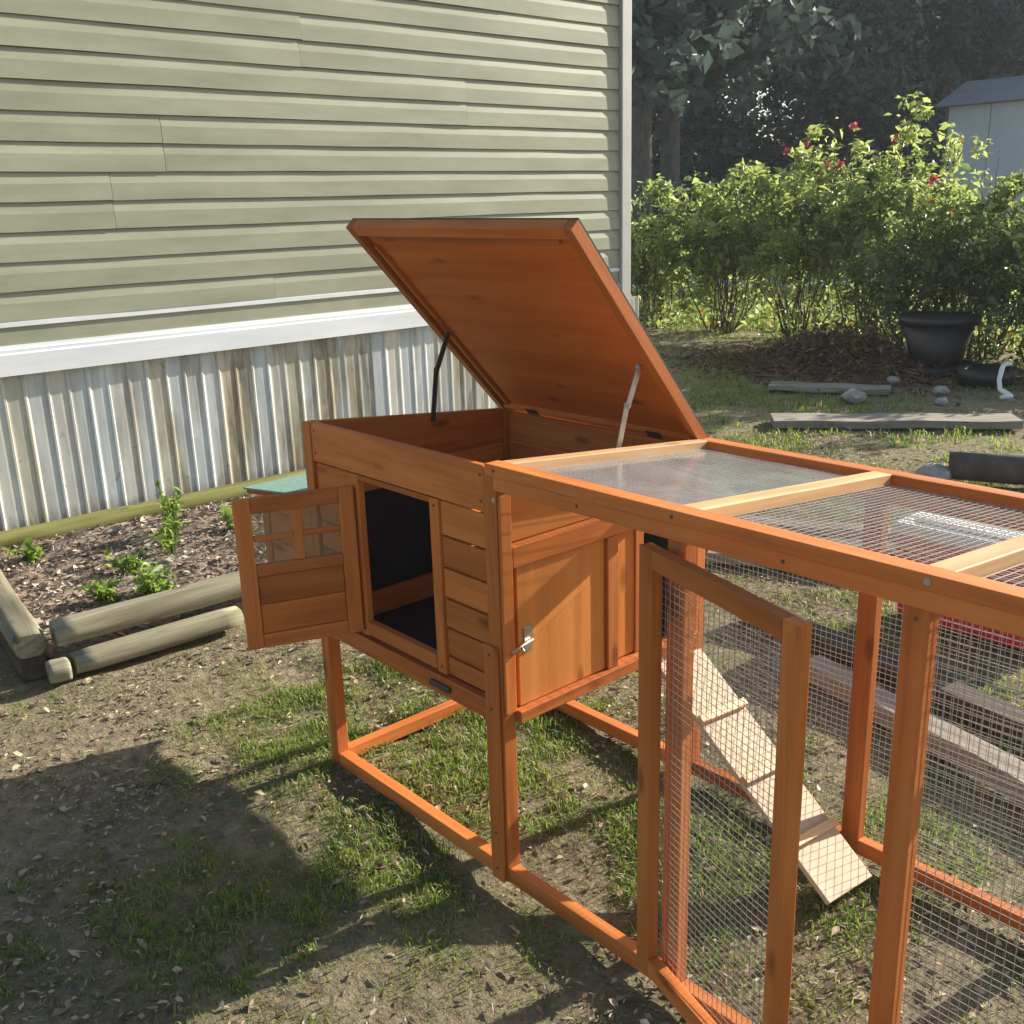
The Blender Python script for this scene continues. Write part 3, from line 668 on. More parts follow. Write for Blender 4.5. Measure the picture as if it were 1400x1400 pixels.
def run():
    P = COOP; XE = 1.375; X1, X2 = 0.479, 0.902
    # front side: upper frame bar over a panel rail
    ztf = 0.957
    block('top_bar', (0.003, -0.013, 0.934), (XE, 0.024, ztf), M_WOOD, P)
    block('panel_rail', (0.0195, -0.006, 0.903), (XE - 0.03, 0.022, 0.9325), M_WOOD, P)
    # back side
    zb = ztf + SL * (WD - 0.012)
    block('top_bar', (0.003, WD - 0.026, zb - 0.026), (XE, WD + 0.012, zb), M_WOOD, P)
    block('panel_rail', (0.0195, WD - 0.022, zb - 0.064), (XE - 0.03, WD + 0.006, zb - 0.0275), M_WOOD, P)
    # cross bars of the sloping top
    for xc, w in ((0.0195, 0.032), (X1, 0.040), (X2, 0.040), (XE - 0.02, 0.040)):
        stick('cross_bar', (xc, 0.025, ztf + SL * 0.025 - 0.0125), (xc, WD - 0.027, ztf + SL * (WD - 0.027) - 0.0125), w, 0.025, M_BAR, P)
    # clear sheets laid over the wire between the bars
    for xa, xb in ((0.0365, X1 - 0.021), (X1 + 0.021, X2 - 0.021), (X2 + 0.021, XE - 0.042)):
        za, zc = ztf + SL * 0.025 - 0.020, ztf + SL * (WD - 0.027) - 0.020
        wire('wire_mesh', (xa, 0.025, za - 0.001), (1, 0, 0), (0, WD - 0.052, zc - za), xb - xa, WD - 0.052, rad=0.0006)['kind'] = 'stuff'
        nx, ny = 14, 18; vv = []; ff = []
        for i in range(nx + 1):
            for j in range(ny + 1):
                x = xa + (xb - xa) * i / nx; y = 0.025 + (WD - 0.052) * j / ny
                edge = min(1, min(i, nx - i, j, ny - j) / 2)
                vv.append((x, y, za + (zc - za) * j / ny + 0.003 + edge * 0.004 * (float(fbm(np.array(x * 9), np.array(y * 9), 2)))))
        for i in range(nx):
            for j in range(ny):
                a = i * (ny + 1) + j; ff.append((a, a + ny + 1, a + ny + 2, a + 1))
        if xa < 0.3:
            mesh_obj('clear_sheet', vv, ff, M_SHEET, None, P, True)
    # posts
    block('post', (0.454, 0.001, 0.0), (0.492, 0.030, 0.9025), M_WOOD, P)
    block('post', (0.868, 0.001, 0.0), (0.906, 0.030, 0.9025), M_WOOD, P)
    block('post', (XE - 0.029, -0.004, 0.0), (XE, 0.03, 0.9335), M_WOOD, P)
    block('post', (0.447, WD - 0.030, 0.0), (0.488, WD + 0.000, zb - 0.0645), M_WOOD, P)
    block('post', (0.880, WD - 0.030, 0.0), (0.920, WD + 0.000, zb - 0.0645), M_WOOD, P)
    block('post', (XE - 0.029, WD - 0.030, 0.0), (XE, WD + 0.004, zb - 0.0265), M_WOOD, P)
    # ground rails
    block('base_rail', (0.0185, 0.003, 0.0), (0.4535, 0.030, 0.036), M_WOOD, P)
    block('base_rail', (0.4925, 0.003, 0.0), (0.8675, 0.030, 0.030), M_WOOD, P)
    block('base_rail', (0.9065, 0.003, 0.0), (XE - 0.03, 0.030, 0.036), M_WOOD, P)
    block('base_rail', (0.0185, WD - 0.031, 0.0), (0.4465, WD - 0.003, 0.036), M_WOOD, P)
    block('base_rail', (0.4885, WD - 0.031, 0.0), (0.8795, WD - 0.003, 0.036), M_WOOD, P)
    block('base_rail', (0.9205, WD - 0.031, 0.0), (XE - 0.03, WD - 0.003, 0.036), M_WOOD, P)
    block('base_rail', (XE - 0.028, 0.031, 0.0), (XE - 0.002, WD - 0.032, 0.036), M_WOOD, P)
    # wire on the back, the far end and the front panel beyond the door
    wire('wire_mesh', (0.018, WD + 0.002, 0.01), (1, 0, 0), (0, 0, 1), XE - 0.05, zb - 0.09)['kind'] = 'stuff'
    wire('wire_mesh', (0.889, 0.032, 0.01), (1, 0, 0), (0, 0, 1), XE - 0.92, 0.90)['kind'] = 'stuff'
    wire('wire_mesh', (XE - 0.015, 0.03, 0.01), (0, 1, 0), (0, 0, 1), WD - 0.06, 0.85)['kind'] = 'stuff'
    # screw heads where the bars meet the posts
    for (x, z) in ((0.4725, 0.888), (0.905, 0.947), (0.0105, 0.88)):
        m = MB(); y = -0.0145 if z > 0.93 else 0.0005
        m.tube([(x, y, z), (x, y + 0.004, z)], 0.0055, 10); m.build('screw_head', M_ZINC, P)
run()

def run_door():
    """narrow wire door of the run, standing ajar towards the camera"""
    hx, hy, z1, z0 = 0.418, -0.014, 0.889, 0.05
    ang = math.radians(-16.5); Wd = 0.398
    D = put(bpy.data.objects.new('run_door', None), Matrix.Translation((hx, hy, z0)) @ Matrix.Rotation(ang, 4, 'Z'), COOP)
    D.empty_display_size = 0.05
    B = WM[D.name]; Hd = z1 - z0; t = 0.024
    def b(name, x0, x1, za, zb, horiz):
        c = Vector(((x0 + x1) / 2, 0, (za + zb) / 2)); dx, dz = x1 - x0, zb - za
        Mx = Matrix.Translation(c) if horiz else Matrix.Translation(c) @ Matrix.Rotation(-math.pi / 2, 4, 'Y')
        e = (dx, t, dz) if horiz else (dz, t, dx)
        m = MB(); m.box((-e[0] / 2, -e[1] / 2, -e[2] / 2), (e[0] / 2, e[1] / 2, e[2] / 2)); return m.build(name, M_WOOD, D, B @ Mx, bevel=0.002)
    b('stile', 0, 0.038, 0, Hd, False); b('stile', Wd - 0.034, Wd, 0, Hd, False)
    b('rail', 0.0385, Wd - 0.0345, Hd - 0.034, Hd, True); b('rail', 0.0385, Wd - 0.0345, 0, 0.034, True)
    w = wire('wire_mesh', (0, 0, 0), (1, 0, 0), (0, 0, 1), Wd - 0.03, Hd - 0.03); w['kind'] = 'stuff'
    w.parent = D; w.matrix_basis = Matrix.Translation((0.015, t / 2 + 0.0012, 0.015)); WM[w.name] = B @ w.matrix_basis
run_door()

def screws():
    """dark screw heads where the boards are fixed"""
    m = MB(); m.tube([(0, -0.0012, 0), (0, 0.004, 0)], 0.0034, 10); src = None
    spots = [(x, -0.009 if z < 0.565 and abs(x + 0.010) < 0.012 else y, z) for x, y, z in
             [(-0.030, 0.003, 0.87), (-0.030, 0.003, 0.925), (-L1 + 0.04, 0.003, 0.87), (-L1 + 0.04, 0.003, 0.925), (-0.008, -0.009, 0.545), (-0.008, -0.009, 0.42), (-0.008, -0.009, 0.12), (-0.008, -0.009, 0.03),
              (-0.188, 0.002, 0.83), (-0.188, 0.002, 0.455), (-0.495, 0.002, 0.455), (0.473, 0.001, 0.865), (0.887, 0.001, 0.885), (0.473, 0.001, 0.05), (0.03, -0.013, 0.946), (0.473, -0.013, 0.946), (0.68, -0.006, 0.918), (0.25, -0.006, 0.918)]]
    for i, q in enumerate(spots):
        if src is None: src = m.build('screw_head', M_DKMETAL, COOP, Matrix.Translation(q))
        else: put(bpy.data.objects.new('screw_head', src.data), Matrix.Translation(q), COOP)
screws()

def ramp_board():
    top_a, top_b = Vector((0.036, 0.470, 0.372)), Vector((0.036, 0.628, 0.372))
    bot_a, bot_b = Vector((0.556, 0.420, 0.012)), Vector((0.556, 0.578, 0.012))
    M_, L = frame((top_a + top_b) / 2, (bot_a + bot_b) / 2, (0.5, 0, 1))
    m = MB(); m.box((-L / 2, -0.077, -0.006), (L / 2, 0.077, 0.006))
    r = m.build('ramp', M_RAMP, COOP, M_, bevel=0.002)
    for k in range(3):
        x = -L / 2 + L * (0.27 + 0.26 * k)
        m = MB(); m.box((-0.079, -0.010, -0.007), (0.079, 0.010, 0.007))
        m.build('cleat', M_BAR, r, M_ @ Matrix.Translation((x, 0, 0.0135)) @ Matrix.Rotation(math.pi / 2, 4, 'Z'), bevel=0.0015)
ramp_board()

# ------------------------------------------------------------------ mulch bed and its timbers
def mulch_bed():
    xs = np.linspace(-3.40, -1.80, 70); ys = np.linspace(-0.36, 2.6, 120)
    X, Y = np.meshgrid(xs, ys, indexing='ij')
    edge = np.minimum(np.minimum(X + 3.40, -1.80 - X), np.minimum(Y + 0.36, 2.6 - Y))
    Z = 0.055 + 0.03 * (fbm(X * 3, Y * 3, 3) - 0.5) + 0.035 * (fbm(X * 14, Y * 14, 3) - 0.5); Z = np.where(edge < 0.01, -0.03, Z)
    v = np.stack([X, Y, Z], -1).reshape(-1, 3); ny = len(ys)
    i, j = np.meshgrid(np.arange(len(xs) - 1), np.arange(ny - 1), indexing='ij'); a = (i * ny + j).ravel()
    o = mesh_obj('mulch_bed', v.tolist(), np.stack([a, a + ny, a + ny + 1, a + 1], -1).tolist(), M_MULCH, smooth=True)
    tag(o, 'brown bark mulch bed along the skirting', None, None, 'structure')
mulch_bed()

def timber(p0, p1, rad, mat, label, flat=0.8):
    p0 = Vector(p0); p1 = Vector(p1); M_, L = frame(p0, p1, (0, 0, 1)); n = 16; seg = max(6, int(L / 0.06))
    rr = random.Random(round(L * 1000)); ph = rr.random() * 9
    vv = []; ff = []
    for i in range(seg + 1):
        x = -L / 2 + L * i / seg
        for k in range(n):
            t = 2 * math.pi * k / n
            c, s = math.cos(t), math.sin(t)
            # landscape timber: two sawn flats, two rounded sides
            y = rad * c; z = rad * max(-flat, min(flat, s))
            w = 1 + 0.035 * math.sin(3 * t + ph) + 0.03 * math.sin(x * 9 + ph + k) + rr.uniform(-.012, .012)
            end = 0.93 if i in (0, seg) else 1.0
            vv.append((x, y * w * end, z * w * end))
    for i in range(seg):
        for k in range(n):
            q = i * n; ff.append((q + k, q + n + k, q + n + (k + 1) % n, q + (k + 1) % n))
    ff.append(tuple(range(n))); ff.append(tuple(seg * n + k for k in reversed(range(n))))
    o = mesh_obj('landscape_timber', vv, ff, mat, M_, None, False)
    for i, pgn in enumerate(o.data.polygons): pgn.use_smooth = len(pgn.vertices) == 4
    return tag(o, label, 'timber', 'round timbers edging the mulch bed')
timber((-1.830, -0.345, 0.140), (-1.790, 1.35, 0.140), 0.051, M_TIMBER, 'long grey round timber on top at the front of the mulch bed')
timber((-1.770, -0.318, 0.045), (-1.756, 0.265, 0.045), 0.043, M_TIMBER, 'short round timber on the ground under the long front one')
timber((-1.82, -0.425, 0.125), (-3.35, -0.25, 0.125), 0.052, M_TIMBER, 'top timber at the left edge of the mulch bed')
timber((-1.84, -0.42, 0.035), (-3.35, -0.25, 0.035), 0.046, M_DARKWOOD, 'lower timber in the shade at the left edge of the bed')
timber((-3.27, -0.55, 0.065), (-3.20, 2.9, 0.065), 0.06, M_MOSSY, 'mossy yellow green timber lying along the foot of the skirting')
timber((-1.765, -0.40, 0.04), (-1.755, -0.335, 0.04), 0.042, M_TIMBER, 'stub of timber at the front left corner of the bed')

# nesting box on the far end of the hutch, with a teal felt roof; most of it is behind the open door
def nest_box():
    P = COOP; x0, x1, y0, y1, z0 = -1.015, -L1 - 0.0125, 0.030, 0.640, 0.400
    ze = lambda x: 0.732 + (x + 0.715) * 0.125             # underside of the roof
    for zb, zt in ((0.400, 0.485), (0.487, 0.57), (0.572, 0.655)):
        block('nest_box_board', (x0 + 0.031, y0, zb), (x1, y0 + 0.012, zt), M_WOOD, P); block('nest_box_board', (x0 + 0.031, y1 - 0.012, zb), (x1, y1, zt), M_WOOD, P)
        block('nest_box_board', (x0, y0 + 0.031, zb), (x0 + 0.012, y1 - 0.031, zt), M_WOOD, P)
    for ya, yb in ((y0, y0 + 0.012), (y1 - 0.012, y1)):
        m = MB(); m.add([(x0 + 0.031, ya, 0.657), (x1, ya, 0.657), (x1, yb, 0.657), (x0 + 0.031, yb, 0.657), (x0 + 0.031, ya, ze(x0 + 0.031)), (x1, ya, ze(x1)), (x1, yb, ze(x1)), (x0 + 0.031, yb, ze(x0 + 0.031))],
            [(0, 3, 2, 1), (4, 5, 6, 7), (0, 1, 5, 4), (1, 2, 6, 5), (2, 3, 7, 6), (3, 0, 4, 7)]); m.build('nest_box_board', M_WOOD, P)
    for ya, yb in ((y0 - 0.004, y0 + 0.030), (y1 - 0.030, y1 + 0.004)): block('nest_box_post', (x0 - 0.004, ya, z0 - 0.012), (x0 + 0.030, yb, 0.684), M_WOOD, P)
    block('nest_box_floor', (x0 + 0.013, y0 + 0.013, z0 + 0.001), (x1, y1 - 0.013, z0 + 0.010), M_PLY, P, 0)
    def roof(name, xa, xb, ya, yb, lo, hi, mat):
        m = MB(); m.add([(xa, ya, ze(xa) + lo), (xb, ya, ze(xb) + lo), (xb, yb, ze(xb) + lo), (xa, yb, ze(xa) + lo), (xa, ya, ze(xa) + hi), (xb, ya, ze(xb) + hi), (xb, yb, ze(xb) + hi), (xa, yb, ze(xa) + hi)],
            [(0, 3, 2, 1), (4, 5, 6, 7), (0, 1, 5, 4), (1, 2, 6, 5), (2, 3, 7, 6), (3, 0, 4, 7)]); return m.build(name, mat, P)
    rb = roof('nest_box_roof', -1.062, x1, 0.008, 0.668, 0.001, 0.014, M_PLY)
    f = roof('felt_cover', -1.070, x1, 0.002, 0.674, 0.0145, 0.019, M_TEAL); f.parent = rb; WM[f.name] = Matrix.Identity(4)
nest_box()

# ------------------------------------------------------------------ leaves, blades, litter
def tone_mesh(name, V, F, tone, mat, parent=None, M=None, smooth=False):
    me = bpy.data.meshes.new(name)
    V = np.asarray(V, np.float32); F = np.asarray(F, np.int32); k = F.shape[1]
    me.vertices.add(len(V)); me.vertices.foreach_set('co', V.ravel())
    me.loops.add(F.size); me.loops.foreach_set('vertex_index', F.ravel())
    me.polygons.add(len(F)); me.polygons.foreach_set('loop_start', np.arange(0, F.size, k, dtype=np.int32)); me.polygons.foreach_set('loop_total', np.full(len(F), k, np.int32))
    me.update(calc_edges=True); me.validate()
    at = me.attributes.new('tone', 'FLOAT', 'POINT'); at.data.foreach_set('value', np.asarray(tone, np.float32))
    me.materials.append(mat)
    return put(bpy.data.objects.new(name, me), M if M is not None else Matrix.Identity(4), parent)

def unit(a): return a / np.maximum(np.linalg.norm(a, axis=1, keepdims=True), 1e-9)
def leaves(C, size, rg, up_bias=0.4, aspect=0.55, fold=0.18, out=None):
    """folded four-point leaves (two triangles each side of the midrib) at centres C"""
    n = len(C); d = rg.normal(size=(n, 3)); d[:, 2] = d[:, 2] * 0.6 - 0.15
    if out is not None: d = d + out * 0.9
    d = unit(d)
    up = rg.normal(size=(n, 3)) * (1 - up_bias) + np.array([0.15, 0.25, 1.0]) * up_bias * 1.6
    s = unit(np.cross(d, up)); nn = np.cross(s, d); L = size[:, None]
    a = C - d * L * 0.5; b_ = C + s * L * aspect * 0.5 + nn * L * fold * 0.5 - d * L * 0.06; t = C + d * L * 0.5 - nn * L * 0.1; c = C - s * L * aspect * 0.5 + nn * L * fold * 0.5 - d * L * 0.06
    V = np.stack([a, b_, t, c], 1).reshape(-1, 3); i = np.arange(n)[:, None] * 4
    F = np.concatenate([i + [0, 1, 2], i + [0, 2, 3]], 0)
    return V, F

def grass():
    def blades(n, bx, by, hmin, hmax, wid, dens, thr):
        x = rng.uniform(*bx, n); y = rng.uniform(*by, n); g = green_at(x, y)
        keep = rng.random(n) < np.clip((g - thr) * dens, 0, 1)
        # not through the bed, the house or the ground rails
        keep &= ~((x < -1.70) & (y < 2.7) & (y > -0.5)); keep &= ~(x < -3.36) | (y > 4.3)
        keep &= ~((np.abs(y - 0.017) < 0.02) & (x > -0.72)); keep &= ~((np.abs(y - WD + 0.017) < 0.02) & (x > -0.72))
        x, y, g = x[keep], y[keep], g[keep]; n = len(x); z = height_at(x, y)
        h = (hmin + (hmax - hmin) * rng.random(n) ** 1.5) * (0.5 + 0.8 * g); th = rng.uniform(0, 2 * np.pi, n); lean = rng.uniform(0.2, 1.1, n)
        dx, dy = np.cos(th), np.sin(th); w = wid * rng.uniform(0.6, 1.3, n)
        B = np.stack([x, y, z - 0.004], 1); S = np.stack([-dy, dx, 0 * x], 1) * w[:, None] * 0.5
        Mid = B + np.stack([dx * lean * h * 0.25, dy * lean * h * 0.25, h * 0.62], 1)
        T = B + np.stack([dx * lean * h * 0.85, dy * lean * h * 0.85, h * (1 - 0.3 * lean)], 1)
        V = np.stack([B - S, B + S, Mid + S * 0.8, T, Mid - S * 0.8], 1).reshape(-1, 3)
        i = np.arange(n)[:, None] * 5
        F = np.concatenate([i + [0, 1, 2], i + [0, 2, 4], i + [4, 2, 3]], 0)
        tn = np.clip(rng.normal(0.45, 0.22, n), 0, 0.92); tn[rng.random(n) < 0.2] = 1.0
        return V, F, np.repeat(tn, 5)
    parts = [blades(300000, (-1.9, 1.6), (-1.25, 1.6), 0.008, 0.031, 0.0029, 1.15, 0.06), blades(110000, (-3.3, 1.2), (1.4, 4.2), 0.012, 0.04, 0.0045, 0.8, 0.1),
             blades(100000, (-7, 0.8), (4.2, 9.0), 0.02, 0.06, 0.008, 0.8, 0.14), blades(70000, (-16, -2), (8.6, 18), 0.05, 0.11, 0.02, 1.2, 0.1)]
    off = 0; Vs, Fs, Ts = [], [], []
    for V, F, T in parts: Vs.append(V); Fs.append(F + off); Ts.append(T); off += len(V)
    tag(tone_mesh('grass', np.concatenate(Vs), np.concatenate(Fs), np.concatenate(Ts), M_GRASS), 'thin patchy grass growing in tufts across the yard', 'grass', None, 'stuff')
grass()

def litter(name, n, bx, by, smin, smax, mat, label, zf, cond, aspect=0.5, bed=False):
    x = rng.uniform(*bx, n); y = rng.uniform(*by, n); k = cond(x, y); x, y = x[k], y[k]; n = len(x)
    z = zf(x, y) + rng.uniform(0.002, 0.012, n); C = np.stack([x, y, z], 1); th = rng.uniform(0, 2 * np.pi, n)
    d = unit(np.stack([np.cos(th), np.sin(th), rng.normal(0, 0.25, n)], 1)); up = unit(np.stack([rng.normal(0, .35, n), rng.normal(0, .35, n), np.ones(n)], 1))
    s = unit(np.cross(d, up)); nn = np.cross(s, d); L = rng.uniform(smin, smax, n)[:, None] * rng.choice([1, 1, 1, 1.7], n)[:, None]; a = (aspect * rng.choice([0.12, 0.18, 0.5, 0.8, 1.2], n))[:, None]
    j_ = lambda: rng.uniform(-.16, .16, (n, 1)) * L
    V = np.stack([C - d * L * .5, C + s * L * a * .42 + nn * L * .12 - d * (L * .2 + j_()), C + s * L * a * .5 + nn * L * .16 + d * (L * .18 + j_()), C + d * L * .5, C - s * L * a * .5 + nn * L * .1 + d * j_()], 1).reshape(-1, 3)
    i = np.arange(n)[:, None] * 5; F = np.concatenate([i + [0, 1, 2], i + [0, 2, 3], i + [0, 3, 4]], 0)
    tag(tone_mesh(name, V, F, np.repeat(rng.random(n) ** 1.3, 5), mat), label, 'leaf litter', None, 'stuff')
litter('dead_leaves', 110000, (-3.3, 1.4), (-1.25, 4.6), 0.006, 0.021, M_LEAFDEAD, 'dead leaves and bits of straw scattered over the dirt', height_at,
       lambda x, y: (rng.random(len(x)) < 0.25 + 0.75 * sstep(0.4, 0.6, fbm(x * 2.2 + 40, y * 2.2))) & ~((x < -1.70) & (y < 2.7) & (y > -0.5)))
litter('bark_chips', 15000, (-3.38, -1.86), (-0.33, 2.5), 0.007, 0.034, M_MULCHCHIP, 'loose bark chips and leaves covering the mulch bed',
       lambda x, y: 0.055 + 0.03 * (fbm(x * 3, y * 3, 3) - 0.5) + 0.035 * (fbm(x * 14, y * 14, 3) - 0.5), lambda x, y: x == x)

def weed(x, y, z, h, n, spread, label):
    W_ = empty('weed_plant', (x, y, z)); tag(W_, label, 'weed', 'weeds in the mulch bed'); rg = np.random.default_rng(int(abs(x * 1000 + y * 77)))
    m = MB(); C = []
    for k in range(max(4, n // 9)):
        a = rg.uniform(0, 6.28); r = spread * rg.uniform(0.2, 1); tip = Vector((x + r * math.cos(a), y + r * math.sin(a), z + h * rg.uniform(0.5, 1.0)))
        base = Vector((x + 0.015 * math.cos(a), y + 0.015 * math.sin(a), z - 0.01)); mid = (base + tip) / 2 + Vector((0, 0, h * 0.12)); m.tube([base, mid, tip], [0.004, 0.003, 0.0015], 5)
        for j in range(9): t = rg.uniform(0.3, 1.05); q = base.lerp(mid, t * 2) if t < .5 else mid.lerp(tip, t * 2 - 1); C.append((q.x + rg.normal(0, .012), q.y + rg.normal(0, .012), q.z + rg.normal(0, .01)))
    m.build('stem', M_WEED, W_); C = np.array(C); V, F = leaves(C, rg.uniform(0.025, 0.065, len(C)), rg, 0.6, 0.5)
    tone_mesh('leaf_cluster', V, F, np.repeat(rg.random(len(C)) * .85, 4), M_WEED, W_)['kind'] = 'stuff'
weed(-2.14, 0.12, 0.05, 0.13, 90, 0.11, 'bright green weed beside the front timber of the bed')
weed(-2.20, -0.02, 0.05, 0.09, 70, 0.12, 'low yellow green weed nearest the left end of the bed')
weed(-2.83, 0.50, 0.05, 0.24, 80, 0.09, 'taller pale weed at the back of the bed by the mossy timber')
weed(-2.62, 0.40, 0.05, 0.13, 60, 0.08, 'small green weed in the middle of the mulch bed')

weed(-2.45, 0.15, 0.05, 0.08, 50, 0.10, 'low weed halfway between the front timber and the tall weed')
weed(-2.95, -0.05, 0.05, 0.07, 50, 0.12, 'spreading low weed at the back left of the bed')
weed(-2.72, 0.72, 0.05, 0.10, 50, 0.10, 'weed just left of the open door top')
# ------------------------------------------------------------------ shrubs
def shrub(x, y, rx, ry, h, n, seed, label, nflow, mat, lsize=(0.05, 0.11), skirt=0.16):
    rg = np.random.default_rng(seed); S = empty('flowering_shrub', (x, y, 0)); tag(S, label, 'shrub', 'shrubs behind the house corner')
    st = MB(); tips = []
    for k in range(26):
        a = rg.uniform(0, 6.28); r = math.sqrt(rg.uniform(0.02, 1)); tz = h * rg.uniform(0.55, 1.0) * (1 - 0.35 * r * r)
        p0 = Vector((x + 0.25 * rx * r * math.cos(a), y + 0.3 * ry * r * math.sin(a), -0.02)); p3 = Vector((x + rx * r * math.cos(a), y + ry * r * math.sin(a), tz))
        p1 = p0.lerp(p3, 0.35) + Vector((rg.normal(0, .11), rg.normal(0, .11), 0.06 * h)); p2 = p0.lerp(p3, 0.7) + Vector((rg.normal(0, .06), rg.normal(0, .06), 0.10 * h))
        st.tube([p0, p0.lerp(p1, .5) + Vector((rg.normal(0, .04), rg.normal(0, .04), 0)), p1, p2, p3], [0.011, 0.009, 0.008, 0.005, 0.002], 5); tips.append((p1, p2, p3))
        for j in range(3):
            q = p1.lerp(p2, rg.random()); e = q + Vector((rg.normal(0, .22), rg.normal(0, .22), abs(rg.normal(0, .2)))); st.tube([q, q.lerp(e, .5) + Vector((0, 0, .03)), e], [0.006, 0.004, 0.002], 4); tips.append((q, q.lerp(e, .6), e))
    st.build('stems', M_STEM, S)
    # leaf sprays around the branch ends: clumps with gaps between them
    idx = rg.integers(0, len(tips), 240); cl = np.array([list(tips[i][1].lerp(tips[i][2], rg.uniform(0.0, 1.12))) for i in idx]); cl += rg.normal(0, 0.12, cl.shape)
    cl[:, 2] = np.maximum(cl[:, 2], skirt + 0.25 * rg.random(len(cl)))
    w = rg.random(len(cl)) + 0.2; w /= w.sum(); pick = rg.choice(len(cl), n, p=w); rad = rg.uniform(0.06, 0.17, len(cl))[pick]
    off = unit(rg.normal(size=(n, 3))) * (rad * rg.random(n) ** 0.4)[:, None]; C = cl[pick] + off; low = rg.random(n) < 0.06; C[low, 2] = rg.uniform(0.05, skirt + 0.1, low.sum())
    C[~low, 2] = np.maximum(C[~low, 2], skirt)
    V, F = leaves(C, lsize[0] * 0.6 + (lsize[1] * 1.1 - lsize[0] * 0.6) * rg.random(n) ** 1.6, rg, 0.45, 0.5, out=unit(off) * 0.6)
    tn = np.clip(rg.normal(0.45, 0.2, n) + rg.normal(0, .15, len(cl))[pick], 0, 0.92); tn[rg.random(n) < 0.006] = 1
    tone_mesh('foliage', V, F, np.repeat(tn, 4), mat, S)['kind'] = 'stuff'
    for k in range(nflow):
        t = tips[rg.integers(0, 78)]; c = np.array(t[2]) + np.array([rg.normal(0, .06), rg.normal(0, .06), rg.uniform(0.02, 0.12)])
        c[2] = min(c[2], h * 0.98)
        if c[2] < h * 0.65: c[2] = h * rg.uniform(0.7, 0.92)
        m_ = 22; th = rg.uniform(0, 6.28, m_); Cc = np.repeat(c[None], m_, 0) + rg.normal(0, 0.018, (m_, 3)); V, F = leaves(Cc, rg.uniform(0.03, 0.05, m_), rg, 0.2, 0.8)
        tone_mesh('flower', V, F, np.repeat(rg.random(m_), 4), M_FLOWER, S)
shrub(-6.65, 8.3, 0.80, 0.6, 1.75, 6200, 21, 'low leafy shrub hard by the house corner trim', 0, M_LEAF, (0.06, 0.13))
shrub(-5.75, 8.4, 0.80, 0.6, 2.15, 6500, 22, 'tall airy green shrub with an upright spray of leaves next to the house', 0, M_LEAF, (0.06, 0.14), skirt=0.56)
shrub(-4.75, 8.4, 0.85, 0.6, 2.25, 7300, 23, 'bushy shrub with a few red blooms in the middle of the row', 3, M_LEAF, (0.055, 0.12), skirt=0.54)
shrub(-3.75, 8.2, 0.9, 0.65, 2.35, 8500, 24, 'tallest shrub with red blooms above the black pot', 4, M_LEAF)
shrub(-2.70, 8.1, 0.9, 0.7, 2.1, 8200, 25, 'dense shrub right of the black pot with sparse pink blooms', 2, M_LEAF)
shrub(-1.75, 8.2, 0.85, 0.7, 1.9, 7500, 26, 'low rounded shrub at the far right end of the row', 1, M_LEAF)
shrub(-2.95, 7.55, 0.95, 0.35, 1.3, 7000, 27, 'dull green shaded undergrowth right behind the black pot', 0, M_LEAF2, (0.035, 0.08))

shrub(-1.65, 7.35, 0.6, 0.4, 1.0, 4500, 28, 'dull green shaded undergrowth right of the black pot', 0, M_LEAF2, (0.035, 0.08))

# ------------------------------------------------------------------ trees and shed beyond
def tree(x, y, h, r, trunk_r, n, seed, label, crown_lo=0.3, group='trees beyond the drive', lsize=(0.22, 0.48)):
    rg = np.random.default_rng(seed); T = empty('tree', (x, y, 0)); tag(T, label, 'tree', group)
    m = MB(); top = Vector((x + rg.normal(0, .3), y + rg.normal(0, .3), h * 0.85))
    pts = [Vector((x, y, -0.1)), Vector((x, y, 0.4)), Vector((x + rg.normal(0, .08), y + rg.normal(0, .08), h * .35)), Vector((x + rg.normal(0, .2), y + rg.normal(0, .2), h * .6)), top]
    m.tube(pts, [trunk_r * 1.35, trunk_r, trunk_r * .8, trunk_r * .5, trunk_r * .12], 12)
    cl = []
    for k in range(22):
        t = rg.uniform(crown_lo, 0.92); q = pts[0].lerp(top, t); a = rg.uniform(0, 6.28); ln = r * rg.uniform(0.55, 1.0) * (1.1 - 0.6 * t)
        e = q + Vector((math.cos(a) * ln, math.sin(a) * ln, rg.uniform(0.0, 0.35) * ln)); m.tube([q, q.lerp(e, .5) + Vector((0, 0, .12 * ln)), e], [trunk_r * .3, trunk_r * .18, 0.012], 6)
        for s in (0.35, 0.55, 0.75, 0.9, 1.0): cl.append(list(q.lerp(e, s)))
    m.build('trunk', M_BARK, T, smooth=True); cl = np.array(cl); cl = np.concatenate([cl, cl + rg.normal(0, r * .2, cl.shape)])
    pick = rg.integers(0, len(cl), n); rad = rg.uniform(0.12, 0.32, len(cl))[pick] * r
    off = unit(rg.normal(size=(n, 3))) * (rad * rg.random(n) ** 0.45)[:, None]; C = cl[pick] + off; C[:, 2] = np.maximum(C[:, 2], 0.1)
    V, F = leaves(C, rg.uniform(*lsize, n), rg, 0.4, 0.6)
    tone_mesh('crown', V, F, np.repeat(np.clip(rg.normal(.4, .25, n), 0, 1), 4), M_DARKLEAF, T)['kind'] = 'stuff'
tree(-11.95, 14.0, 8.5, 3.0, 0.24, 5000, 31, 'grey trunked tree closest to the house corner', 0.5)
tree(-12.3, 15.2, 9.0, 3.0, 0.22, 5000, 32, 'second grey trunk just right of the tree at the house corner', 0.5)
k = 0
